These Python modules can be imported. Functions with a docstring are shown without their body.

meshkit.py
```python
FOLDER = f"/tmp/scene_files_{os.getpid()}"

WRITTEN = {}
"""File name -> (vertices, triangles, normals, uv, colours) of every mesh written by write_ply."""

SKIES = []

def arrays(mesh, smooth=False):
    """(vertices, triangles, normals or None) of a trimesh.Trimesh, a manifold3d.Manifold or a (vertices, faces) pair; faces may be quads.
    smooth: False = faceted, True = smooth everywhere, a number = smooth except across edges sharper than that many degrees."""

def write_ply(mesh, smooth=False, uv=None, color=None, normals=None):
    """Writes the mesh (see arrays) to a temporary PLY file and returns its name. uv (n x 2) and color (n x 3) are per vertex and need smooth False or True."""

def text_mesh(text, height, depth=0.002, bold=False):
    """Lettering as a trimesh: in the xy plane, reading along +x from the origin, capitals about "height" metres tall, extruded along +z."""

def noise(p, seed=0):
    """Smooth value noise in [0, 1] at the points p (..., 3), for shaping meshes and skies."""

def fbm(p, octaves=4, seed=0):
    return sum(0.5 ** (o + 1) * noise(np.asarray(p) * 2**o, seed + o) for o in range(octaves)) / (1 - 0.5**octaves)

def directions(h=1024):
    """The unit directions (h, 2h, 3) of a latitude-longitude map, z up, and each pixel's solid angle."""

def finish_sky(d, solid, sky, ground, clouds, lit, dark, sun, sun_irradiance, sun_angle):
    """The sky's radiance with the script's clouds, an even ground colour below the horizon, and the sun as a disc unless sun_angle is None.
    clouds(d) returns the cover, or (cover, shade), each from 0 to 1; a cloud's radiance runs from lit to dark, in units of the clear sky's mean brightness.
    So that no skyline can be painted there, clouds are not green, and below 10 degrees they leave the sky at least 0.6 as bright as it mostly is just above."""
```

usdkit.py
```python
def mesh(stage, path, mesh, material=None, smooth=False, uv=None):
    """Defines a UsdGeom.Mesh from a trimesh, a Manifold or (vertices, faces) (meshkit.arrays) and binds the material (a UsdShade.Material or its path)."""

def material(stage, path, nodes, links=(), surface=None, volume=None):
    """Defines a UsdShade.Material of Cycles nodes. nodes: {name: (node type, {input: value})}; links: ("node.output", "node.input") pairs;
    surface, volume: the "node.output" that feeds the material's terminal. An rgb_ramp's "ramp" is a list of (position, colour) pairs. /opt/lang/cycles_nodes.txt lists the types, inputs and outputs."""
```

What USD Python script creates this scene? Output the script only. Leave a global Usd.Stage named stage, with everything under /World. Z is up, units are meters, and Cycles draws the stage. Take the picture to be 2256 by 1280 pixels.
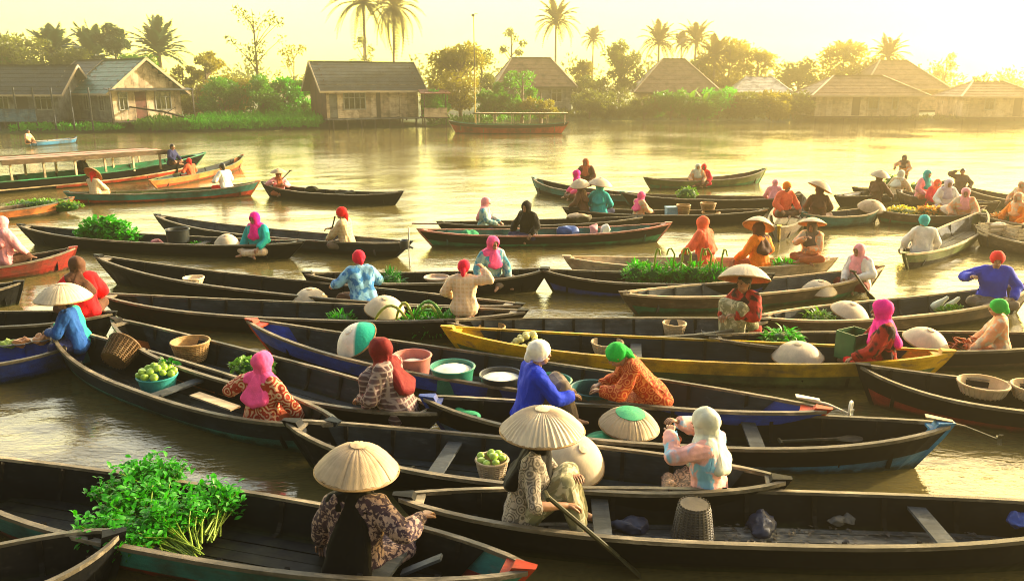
import math, random
import numpy as np
import trimesh
import manifold3d as m3
import scipy.sparse as sps
import usdkit, meshkit
from pxr import Usd, UsdGeom, UsdLux, UsdShade, Gf, Sdf, Vt

stage = Usd.Stage.CreateInMemory()
UsdGeom.SetStageUpAxis(stage, 'Z')
UsdGeom.SetStageMetersPerUnit(stage, 1.0)
UsdGeom.Xform.Define(stage, '/World')
UsdGeom.Scope.Define(stage, '/World/Looks')

# ------------------------------------------------------------------ camera, sky, sun, exposure
FPX, CAM_Z, HORIZON = 1750.0, 3.3, 185.0
PITCH = math.atan((640 - HORIZON) / FPX)
EXPOSURE = 1.4
SUN_AZ, SUN_EL = math.radians(64), math.radians(15)      # azimuth clockwise from +Y, elevation
SKY_STRENGTH, SUN_INTENSITY = 0.11, 1.2
HAZE_DENSITY, HAZE_ANISO = 0.0014, 0.78
GLOW_AZ = math.radians(54)

cam = UsdGeom.Camera.Define(stage, '/World/camera')
cam.AddTranslateOp().Set(Gf.Vec3d(0, 0, CAM_Z))
cam.AddRotateXOp().Set(90 - math.degrees(PITCH))
cam.CreateHorizontalApertureAttr(36.0)
cam.CreateVerticalApertureAttr(36.0 * 1280 / 2256)
cam.CreateFocalLengthAttr(36.0 * FPX / 2256)
cam.CreateExposureAttr(EXPOSURE)
cam.CreateClippingRangeAttr(Gf.Vec2f(0.1, 20000))

dome = UsdLux.DomeLight.Define(stage, '/World/sky')
sky_mat = usdkit.material(stage, '/World/Looks/sky_look', {
    'sky': ('sky_texture', {'sky_type': 'single_scattering', 'sun_disc': False, 'sun_elevation': SUN_EL, 'sun_rotation': SUN_AZ,
                            'air_density': 1.0, 'aerosol_density': 2.5, 'ozone_density': 1.0}),
    'tc': ('texture_coordinate', {}),
    'xyz': ('separate_xyz', {}),
    'up': ('map_range', {'from_min': 0.02, 'from_max': 1.0, 'to_min': 0.0, 'to_max': 1.0, 'clamp': True}),
    'mist': ('rgb_ramp', {'ramp': [(0, (0.97, 0.97, 0.97)), (0.24, (0.9, 0.9, 0.9)), (0.6, (0.65, 0.65, 0.65)), (1, (0.4, 0.4, 0.4))]}),
    'tone': ('rgb_ramp', {'ramp': [(0, (12.5, 11.2, 1.15)), (0.08, (18.0, 16.0, 2.6)), (0.22, (22.0, 20.4, 11.0)), (0.42, (18.5, 18.4, 15.5)), (0.62, (7.5, 8.3, 8.8)), (1, (1.8, 2.5, 3.6))]}),
    'toward': ('vector_math', {'math_type': 'dot_product', 'vector2': (math.sin(SUN_AZ - 0.75), math.cos(SUN_AZ - 0.75), 0)}),
    'side': ('map_range', {'from_min': -0.4, 'from_max': 0.8, 'to_min': 0.12, 'to_max': 1.0, 'range_type': 'smoothstep', 'clamp': True}),
    'glow': ('vector_math', {'math_type': 'scale'}),
    'near': ('vector_math', {'math_type': 'dot_product', 'vector2': (math.sin(GLOW_AZ) * math.cos(0.12), math.cos(GLOW_AZ) * math.cos(0.12), math.sin(0.12))}),
    'nr': ('map_range', {'from_min': 0.62, 'from_max': 1.0, 'to_min': 0.0, 'to_max': 1.0, 'clamp': True}),
    'pw': ('math', {'math_type': 'power', 'value2': 2.6}),
    'aureole': ('vector_math', {'math_type': 'scale', 'vector1': (70.0, 40.0, 0.4)}),
    'sum': ('vector_math', {'math_type': 'add'}),
    'mixed': ('mix_color', {'use_clamp': False}),
    'bg': ('background_shader', {'strength': SKY_STRENGTH})},
    [('tc.generated', 'xyz.vector'), ('xyz.z', 'up.value'), ('up.result', 'mist.fac'), ('up.result', 'tone.fac'), ('mist.color', 'mixed.fac'),
     ('tc.generated', 'toward.vector1'), ('toward.value', 'side.value'), ('tone.color', 'glow.vector1'), ('side.result', 'glow.scale'),
     ('tc.generated', 'near.vector1'), ('near.value', 'nr.value'), ('nr.result', 'pw.value1'), ('pw.value', 'aureole.scale'),
     ('sky.color', 'mixed.a'), ('glow.vector', 'sum.vector1'), ('aureole.vector', 'sum.vector2'), ('sum.vector', 'mixed.b'), ('mixed.result', 'bg.color')], surface='bg.background')
UsdShade.MaterialBindingAPI.Apply(dome.GetPrim()).Bind(sky_mat)
dome.GetPrim().SetCustomDataByKey('kind', 'structure')

sun = UsdLux.DistantLight.Define(stage, '/World/sun')
sun.CreateIntensityAttr(SUN_INTENSITY)
sun.CreateNormalizeAttr(True)
sun.CreateAngleAttr(0.5)
sun.CreateColorAttr(Gf.Vec3f(1.0, 0.84, 0.58))
sun.AddRotateZOp().Set(-math.degrees(SUN_AZ))
sun.AddRotateXOp().Set(90 + math.degrees(SUN_EL) - 180)

# ------------------------------------------------------------------ picture point to world point
_cp, _sp = math.cos(PITCH), math.sin(PITCH)
def at(px, py, z=0.0):
    """World point at height z seen at (px, py) of the 2256 x 1280 photograph."""
    cx, cy = (px - 1128) / FPX, (640 - py) / FPX
    d = np.array([cx, cy * _sp + _cp, cy * _cp - _sp])
    t = (z - CAM_Z) / d[2]
    return np.array([0, 0, CAM_Z]) + t * d
def at_y(px, py, y):
    """World point at distance y seen at (px, py)."""
    cx, cy = (px - 1128) / FPX, (640 - py) / FPX
    d = np.array([cx, cy * _sp + _cp, cy * _cp - _sp])
    return np.array([0, 0, CAM_Z]) + y / d[1] * d
def proj(p):
    x, y, z = p[0], p[1], p[2] - CAM_Z
    w = y * _cp - z * _sp
    return 1128 + FPX * x / w, 640 - FPX * (y * _sp + z * _cp) / w

# ------------------------------------------------------------------ scene helpers
_used = {}
def numbered(parent, name):
    k = (parent, name)
    n = _used.get(k, 0)
    _used[k] = n + 1
    return f'{parent}/{name}' if n == 0 else f'{parent}/{name}_{n:03d}'
def tag(prim, label=None, cat=None, group=None, kind=None):
    for k, v in (('label', label), ('category', cat), ('group', group), ('kind', kind)):
        if v:
            prim.SetCustomDataByKey(k, v)
    return prim
def thing(name, label, cat, loc=(0, 0, 0), rz=0.0, group=None, scale=1.0, kind=None):
    path = numbered('/World', name)
    x = UsdGeom.Xform.Define(stage, path)
    x.AddTranslateOp().Set(Gf.Vec3d(*map(float, loc)))
    x.AddRotateZOp().Set(math.degrees(rz))
    if scale != 1.0:
        x.AddScaleOp().Set(Gf.Vec3f(scale, scale, scale))
    return tag(x.GetPrim(), label, cat, group, kind)
def part(parent, name, mesh, mat, smooth=False, loc=None, rz=None):
    base = parent if isinstance(parent, str) else str(parent.GetPath())
    p = usdkit.mesh(stage, numbered(base, name), mesh, mat, smooth)
    if loc is not None:
        p.AddTranslateOp().Set(Gf.Vec3d(*map(float, loc)))
    if rz is not None:
        p.AddRotateZOp().Set(math.degrees(rz))
    return p.GetPrim()
def solo(name, mesh, mat, label, cat=None, group=None, kind=None, loc=(0, 0, 0), rz=0.0, smooth=False):
    return tag(part('/World', name, mesh, mat, smooth, loc, rz), label, cat, group, kind)
def copy_of(prim, label=None, loc=(0, 0, 0), rz=0.0, scale=1.0, group=None, name=None):
    was = prim.GetCustomData()
    o = thing(name or prim.GetName(), label or was['label'], was['category'], loc, rz, group or was.get('group'), scale)
    o.GetReferences().AddInternalReference(prim.GetPath())
    o.SetInstanceable(True)
    return o

# ------------------------------------------------------------------ mesh helpers: meshes are (vertices, triangles)
def join(*ms):
    ms = [m for m in ms if m is not None and len(m[0])]
    v, f, n = [], [], 0
    for a, b in ms:
        v.append(np.asarray(a, float)); f.append(np.asarray(b, int) + n); n += len(a)
    return np.vstack(v), np.vstack(f)
def move(m, loc=(0, 0, 0), rx=0, ry=0, rz=0, s=1.0):
    v = np.asarray(m[0], float) * s
    for a, ax in ((rx, 0), (ry, 1), (rz, 2)):
        if a:
            v = v @ rot(ax, a).T
    return v + np.asarray(loc, float), m[1]
def rot(ax, a):
    c, s = math.cos(a), math.sin(a)
    return np.array([[[1, 0, 0], [0, c, -s], [0, s, c]], [[c, 0, s], [0, 1, 0], [-s, 0, c]], [[c, -s, 0], [s, c, 0], [0, 0, 1]]][ax])
_BF = np.array([[0, 2, 1], [0, 3, 2], [4, 5, 6], [4, 6, 7], [0, 1, 5], [0, 5, 4], [1, 2, 6], [1, 6, 5], [2, 3, 7], [2, 7, 6], [3, 0, 4], [3, 4, 7]])
def box(c, size):
    x, y, z = np.asarray(size) / 2
    v = np.array([[-x, -y, -z], [x, -y, -z], [x, y, -z], [-x, y, -z], [-x, -y, z], [x, -y, z], [x, y, z], [-x, y, z]])
    return v + np.asarray(c, float), _BF
def bar(a, b, w, h=None, up=(0, 0, 1)):
    """Rectangular bar from a to b."""
    a, b = np.asarray(a, float), np.asarray(b, float)
    h = h or w
    d = b - a; L = np.linalg.norm(d); d = d / L
    u = np.cross(up, d)
    if np.linalg.norm(u) < 1e-4:
        u = np.cross((1, 0, 0), d)
    u /= np.linalg.norm(u); n = np.cross(d, u)
    v, f = box((0, 0, 0), (L, w, h))
    return v[:, :1] * d + v[:, 1:2] * u + v[:, 2:] * n + (a + b) / 2, f
def loft(rings, closed=True, cap=True):
    """rings (n, k, 3) to a skin; cap fans at both ends."""
    r = np.asarray(rings, float); n, k = r.shape[:2]
    v = r.reshape(-1, 3); kk = k if closed else k - 1
    i, j = np.meshgrid(np.arange(n - 1), np.arange(kk), indexing='ij'); i, j = i.ravel(), j.ravel(); j2 = (j + 1) % k
    a, b, c, d = i * k + j, i * k + j2, (i + 1) * k + j2, (i + 1) * k + j
    f = np.vstack([np.stack([a, b, c], 1), np.stack([a, c, d], 1)])
    if cap and closed:
        fan = np.array([[0, q + 1, q] for q in range(1, k - 1)])
        f = np.vstack([f, fan, fan[:, ::-1] + (n - 1) * k])
    return v, f
def tube(path, radii, k=8, cap=True):
    p = np.asarray(path, float); n = len(p)
    r = np.broadcast_to(np.asarray(radii, float), (n,))
    t = np.gradient(p, axis=0); t /= np.maximum(np.linalg.norm(t, axis=1, keepdims=True), 1e-9)
    u = np.cross(t[0], (0, 0, 1.0))
    if np.linalg.norm(u) < 1e-3:
        u = np.array([1.0, 0, 0])
    rings = []
    a = np.arange(k) / k * 2 * np.pi
    for q in range(n):
        u = u - t[q] * (u @ t[q]); u /= np.linalg.norm(u); w = np.cross(t[q], u)
        rings.append(p[q] + r[q] * (np.cos(a)[:, None] * u + np.sin(a)[:, None] * w))
    return loft(rings, True, cap)
def lathe(profile, k=32, cap=False, wob=None):
    a = np.arange(k) / k * 2 * np.pi
    rings = [np.stack([r * np.cos(a), r * np.sin(a), np.full(k, z)], 1) for r, z in profile]
    return loft(rings, True, cap)
_ico = {}
def ball(c=(0, 0, 0), r=1.0, sub=2):
    if sub not in _ico:
        m = trimesh.creation.icosphere(sub); _ico[sub] = (np.array(m.vertices), np.array(m.faces))
    v, f = _ico[sub]
    return v * np.asarray(r) + np.asarray(c, float), f
def rough_up(m, amp, scale, seed=0):
    """Pushes vertices along a smooth noise."""
    v = np.asarray(m[0], float)
    d = np.stack([meshkit.noise(v * scale + 7.3 * k, seed + k) - 0.5 for k in range(3)], 1)
    return v + d * 2 * amp, m[1]
def relax(v, f, n=8, lam=0.5, mu=-0.53):
    """Taubin smoothing."""
    e = np.vstack([f[:, [0, 1]], f[:, [1, 2]], f[:, [2, 0]]]); N = len(v)
    A = sps.coo_matrix((np.ones(len(e)), (e[:, 0], e[:, 1])), (N, N)).tocsr(); A = ((A + A.T) > 0).astype(float)
    D = sps.diags(1 / np.maximum(np.asarray(A.sum(1)).ravel(), 1)); L = D @ A
    for q in range(n):
        v = v + lam * (L @ v - v)
        v = v + mu * (L @ v - v)
    return v

# ------------------------------------------------------------------ materials
_mats = {}
def look(name, make):
    if name not in _mats:
        _mats[name] = make('/World/Looks/' + name)
    return _mats[name]
def C(*c):
    return c if len(c) == 3 else (c[0],) * 3
def scaled(c, k):
    return tuple(min(1.0, x * k) for x in c)
def plain(name, col, rough=0.6, var=0.25, scale=14.0, bump=0.15, spec=0.5, translucent=0.0, dist=0.01):
    """One colour, gently mottled, with fine relief."""
    def make(p):
        n = {'tc': ('texture_coordinate', {}), 'n': ('noise_texture', {'scale': scale, 'detail': 5.0, 'roughness': 0.6}),
             'r': ('rgb_ramp', {'ramp': [(0.25, scaled(col, 1 - var)), (0.75, scaled(col, 1 + var))]}),
             'b': ('bump', {'strength': bump, 'distance': dist}), 'p': ('principled_bsdf', {'roughness': rough, 'specular_ior_level': spec})}
        l = [('tc.object', 'n.vector'), ('n.fac', 'r.fac'), ('r.color', 'p.base_color'), ('n.fac', 'b.height'), ('b.normal', 'p.normal')]
        if translucent:
            n['t'] = ('translucent_bsdf', {}); n['m'] = ('mix_closure', {'fac': translucent})
            l += [('r.color', 't.color'), ('p.BSDF', 'm.closure1'), ('t.BSDF', 'm.closure2')]
            return usdkit.material(stage, p, n, l, surface='m.closure')
        return usdkit.material(stage, p, n, l, surface='p.BSDF')
    return look(name, make)
def wood(name, col, worn=None, amount=0.45, rough=0.62, grain=(0.9, 14, 14), contrast=0.45, grime=(0.03, 0.026, 0.018), grime_at=0.62, scum=False, spec=0.2):
    """Weathered boards: grain along x, worn patches of another colour, dark grime."""
    worn = worn or scaled(col, 1.5)
    def make(p):
        n = {'tc': ('texture_coordinate', {}), 'map': ('mapping', {'scale': grain}),
             'g': ('noise_texture', {'scale': 1.6, 'detail': 8.0, 'roughness': 0.65}),
             'gr': ('rgb_ramp', {'ramp': [(0.2, scaled(col, 1 - contrast)), (0.5, col), (0.8, scaled(col, 1 + contrast))]}),
             'map2': ('mapping', {'scale': (1.3, 5, 5)}), 'w': ('noise_texture', {'scale': 2.2, 'detail': 9.0, 'roughness': 0.7}),
             'wr': ('rgb_ramp', {'ramp': [(amount, (0, 0, 0)), (amount + 0.12, (1, 1, 1))]}),
             'mw': ('mix_color', {}), 'd': ('noise_texture', {'scale': 1.7, 'detail': 7.0, 'roughness': 0.6}),
             'dr': ('rgb_ramp', {'ramp': [(grime_at - 0.16, (0, 0, 0)), (grime_at + 0.1, (0.85, 0.85, 0.85))]}), 'md': ('mix_color', {'b': grime}),
             'wc': ('value', {}), 'b': ('bump', {'strength': 0.5, 'distance': 0.006}),
             'rr': ('map_range', {'from_min': 0.3, 'from_max': 0.7, 'to_min': rough - 0.14, 'to_max': rough + 0.14}),
             'inv': ('invert', {}), 'p': ('principled_bsdf', {'roughness': rough, 'specular_ior_level': spec})}
        del n['wc']; del n['inv']
        n['mw'][1]['b'] = worn
        l = [('tc.object', 'map.vector'), ('map.vector', 'g.vector'), ('g.fac', 'gr.fac'), ('tc.object', 'map2.vector'), ('map2.vector', 'w.vector'),
             ('w.fac', 'wr.fac'), ('wr.color', 'mw.fac'), ('gr.color', 'mw.a'), ('mw.result', 'md.a'), ('tc.object', 'd.vector'), ('d.fac', 'dr.fac'),
             ('dr.color', 'md.fac'), ('md.result', 'p.base_color'), ('g.fac', 'b.height'), ('b.normal', 'p.normal'), ('w.fac', 'rr.value'), ('rr.result', 'p.roughness')]
        if scum:        # algae and mud clinging above the waterline
            n |= {'sx': ('separate_xyz', {}), 'zl': ('map_range', {'from_min': 0.0, 'from_max': 0.11, 'to_min': 1.0, 'to_max': 0.0, 'clamp': True}), 'sn': ('noise_texture', {'scale': 6.0, 'detail': 6.0, 'roughness': 0.7}),
                  'sm': ('math', {'math_type': 'multiply'}), 'sr': ('rgb_ramp', {'ramp': [(0.22, (0, 0, 0)), (0.42, (0.9, 0.9, 0.9))]}), 'sc': ('mix_color', {'b': (0.024, 0.027, 0.012)})}
            l = [x for x in l if x[1] != 'p.base_color'] + [('tc.object', 'sx.vector'), ('sx.z', 'zl.value'), ('tc.object', 'sn.vector'), ('zl.result', 'sm.value1'), ('sn.fac', 'sm.value2'), ('sm.value', 'sr.fac'),
                 ('sr.color', 'sc.fac'), ('md.result', 'sc.a'), ('sc.result', 'p.base_color')]
        return usdkit.material(stage, p, n, l, surface='p.BSDF')
    return look(name, make)
def leafy(name, dark, light, rough=0.45, trans=0.35, scale=3.0):
    """Leaves: colour differs from leaf to leaf, light shines through."""
    def make(p):
        n = {'geo': ('geometry', {}), 'r': ('rgb_ramp', {'ramp': [(0, dark), (0.55, tuple((a + b) / 2 for a, b in zip(dark, light))), (1, light)]}),
             'p': ('principled_bsdf', {'roughness': rough}), 't': ('translucent_bsdf', {}), 'm': ('mix_closure', {'fac': trans}),
             'h': ('hsv', {'saturation': 1.05, 'value': 1.5})}
        l = [('geo.random_per_island', 'r.fac'), ('r.color', 'p.base_color'), ('r.color', 'h.color'), ('h.color', 't.color'), ('p.BSDF', 'm.closure1'), ('t.BSDF', 'm.closure2')]
        return usdkit.material(stage, p, n, l, surface='m.closure')
    return look(name, make)
# ------------------------------------------------------------------ setting: river, haze
def river():
    # fine sheet near the camera, coarse far away, one mesh
    ys = np.concatenate([np.linspace(-12, 2, 8), np.linspace(2.6, 14, 150), 14 * (80 / 14) ** np.linspace(0.005, 1, 150), [110, 240]])
    us = np.concatenate([[-40, -8, -3], np.linspace(-1.35, 1.35, 230), [3, 8, 40]])
    Y, U = np.meshgrid(ys, us, indexing='ij')
    X = U * np.maximum(Y, 6.0)
    p = np.stack([X, Y, 0 * X], -1)
    fade = np.clip((75 - Y) / 45, 0, 1) * (np.abs(U) < 1.3)
    a = meshkit.fbm(np.stack([X * 0.75, Y * 1.6, 0 * X + 3], -1), 3, 5) - 0.5
    b = meshkit.noise(np.stack([X * 2.1 + 0.5 * Y, Y * 4.2, 0 * X + 9], -1), 8) - 0.5
    p[..., 2] = fade * (0.042 * a + 0.015 * b) - 0.008
    return loft(p, closed=False)
def water_look(path):
    n = {'geo': ('geometry', {}), 'm1': ('mapping', {'scale': (1.0, 2.3, 1.0), 'rotation': (0, 0, 0.25)}), 'n1': ('noise_texture', {'scale': 2.2, 'detail': 4.0, 'roughness': 0.55, 'distortion': 0.6}),
         'm2': ('mapping', {'scale': (1.0, 2.6, 1.0), 'rotation': (0, 0, -0.2)}), 'n2': ('noise_texture', {'scale': 9.0, 'detail': 3.0, 'roughness': 0.5, 'distortion': 0.4}),
         'big': ('noise_texture', {'scale': 0.16, 'detail': 3.0}), 'br': ('map_range', {'from_min': 0.35, 'from_max': 0.65, 'to_min': 0.25, 'to_max': 1.0, 'clamp': True}),
         's1': ('math', {'math_type': 'multiply', 'value2': 0.75}), 's2': ('math', {'math_type': 'multiply', 'value2': 0.26}), 'add': ('math', {'math_type': 'add'}),
         'calm': ('math', {'math_type': 'multiply'}),
         'b': ('bump', {'strength': 0.5, 'distance': 0.05}),
         'mud': ('rgb_ramp', {'ramp': [(0.3, (0.075, 0.062, 0.022)), (0.7, (0.10, 0.08, 0.03))]}),
         'p': ('principled_bsdf', {'roughness': 0.045, 'ior': 1.45, 'specular_ior_level': 0.5})}
    l = [('geo.position', 'm1.vector'), ('m1.vector', 'n1.vector'), ('geo.position', 'm2.vector'), ('m2.vector', 'n2.vector'), ('geo.position', 'big.vector'), ('big.fac', 'br.value'),
         ('n1.fac', 's1.value1'), ('n2.fac', 's2.value1'), ('s1.value', 'add.value1'), ('s2.value', 'add.value2'), ('add.value', 'calm.value1'), ('br.result', 'calm.value2'),
         ('calm.value', 'b.height'), ('b.normal', 'p.normal'), ('big.fac', 'mud.fac'), ('mud.color', 'p.base_color')]
    return usdkit.material(stage, path, n, l, surface='p.BSDF')
solo('river_water', river(), look('river_water_look', water_look), 'rippled brown river water reflecting the yellow morning sky', kind='structure', smooth=True)
haze_mat = usdkit.material(stage, '/World/Looks/haze_look', {'v': ('principled_volume', {'color': (1.0, 0.9, 0.72), 'density': HAZE_DENSITY, 'anisotropy': HAZE_ANISO})}, volume='v.volume')
solo('haze', box((0, 190, 11.0), (900, 480, 26.0)), haze_mat, 'golden morning haze lying over the river and its far bank', kind='stuff')
# ------------------------------------------------------------------ wooden canoes
W_BLACK = wood('black_tarred_wood', (0.0045, 0.005, 0.006), (0.016, 0.016, 0.016), 0.56, 0.5, scum=True, spec=0.07, grime=(.011, .011, .011))
W_DARK = wood('dark_wet_wood', (0.013, 0.011, 0.0095), (0.038, 0.032, 0.024), 0.55, 0.55, scum=True, spec=0.07, grime=(.011, .011, .011))
W_GREY = wood('grey_weathered_wood', (0.07, 0.078, 0.084), (0.14, 0.14, 0.135), 0.55, 0.7, scum=True, spec=0.07, grime=(.011, .011, .011))
W_SLATE = wood('slate_grey_wood', (0.02, 0.027, 0.034), (0.055, 0.062, 0.066), 0.56, 0.65, scum=True, spec=0.07, grime=(.011, .011, .011))
W_BROWN = wood('brown_wood', (0.085, 0.053, 0.03), (0.17, 0.12, 0.07), 0.52, 0.6, scum=True)
W_PALE = wood('pale_wood', (0.42, 0.32, 0.2), (0.55, 0.45, 0.31), 0.5, 0.65, grime_at=0.72, scum=True)
W_RAIL = wood('worn_rail_wood', (0.15, 0.125, 0.09), (0.34, 0.28, 0.2), 0.5, 0.55)
PAINT = {}
for nm, c, wn in (('yellow', (0.50, 0.30, 0.008), (0.2, 0.13, 0.05)), ('blue', (0.012, 0.05, 0.34), (0.02, 0.05, 0.16)), ('sky_blue', (0.03, 0.16, 0.33), (0.05, 0.2, 0.3)),
                  ('red', (0.42, 0.045, 0.018), (0.25, 0.06, 0.03)), ('dark_red', (0.24, 0.02, 0.015), (0.13, 0.03, 0.02)), ('green', (0.02, 0.2, 0.09), (0.05, 0.14, 0.08)),
                  ('teal', (0.03, 0.17, 0.15), (0.07, 0.13, 0.11)), ('orange', (0.55, 0.16, 0.04), (0.3, 0.12, 0.05)), ('pink', (0.5, 0.2, 0.16), (0.3, 0.15, 0.11)),
                  ('cream', (0.62, 0.48, 0.32), (0.5, 0.36, 0.22)), ('moss', (0.1, 0.14, 0.04), (0.16, 0.12, 0.05))):
    PAINT[nm] = wood(nm + '_boat_paint', c, wn, 0.53, 0.5, contrast=0.32, grime_at=0.6, scum=True)
W_FLOOR = wood('scuffed_floor_wood', (0.06, 0.065, 0.065), (0.22, 0.21, 0.18), 0.5, 0.35)
MAT = dict(PAINT, floor=W_FLOOR, black=W_BLACK, dark=W_DARK, grey=W_GREY, slate=W_SLATE, brown=W_BROWN, pale=W_PALE, rail=W_RAIL)

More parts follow.
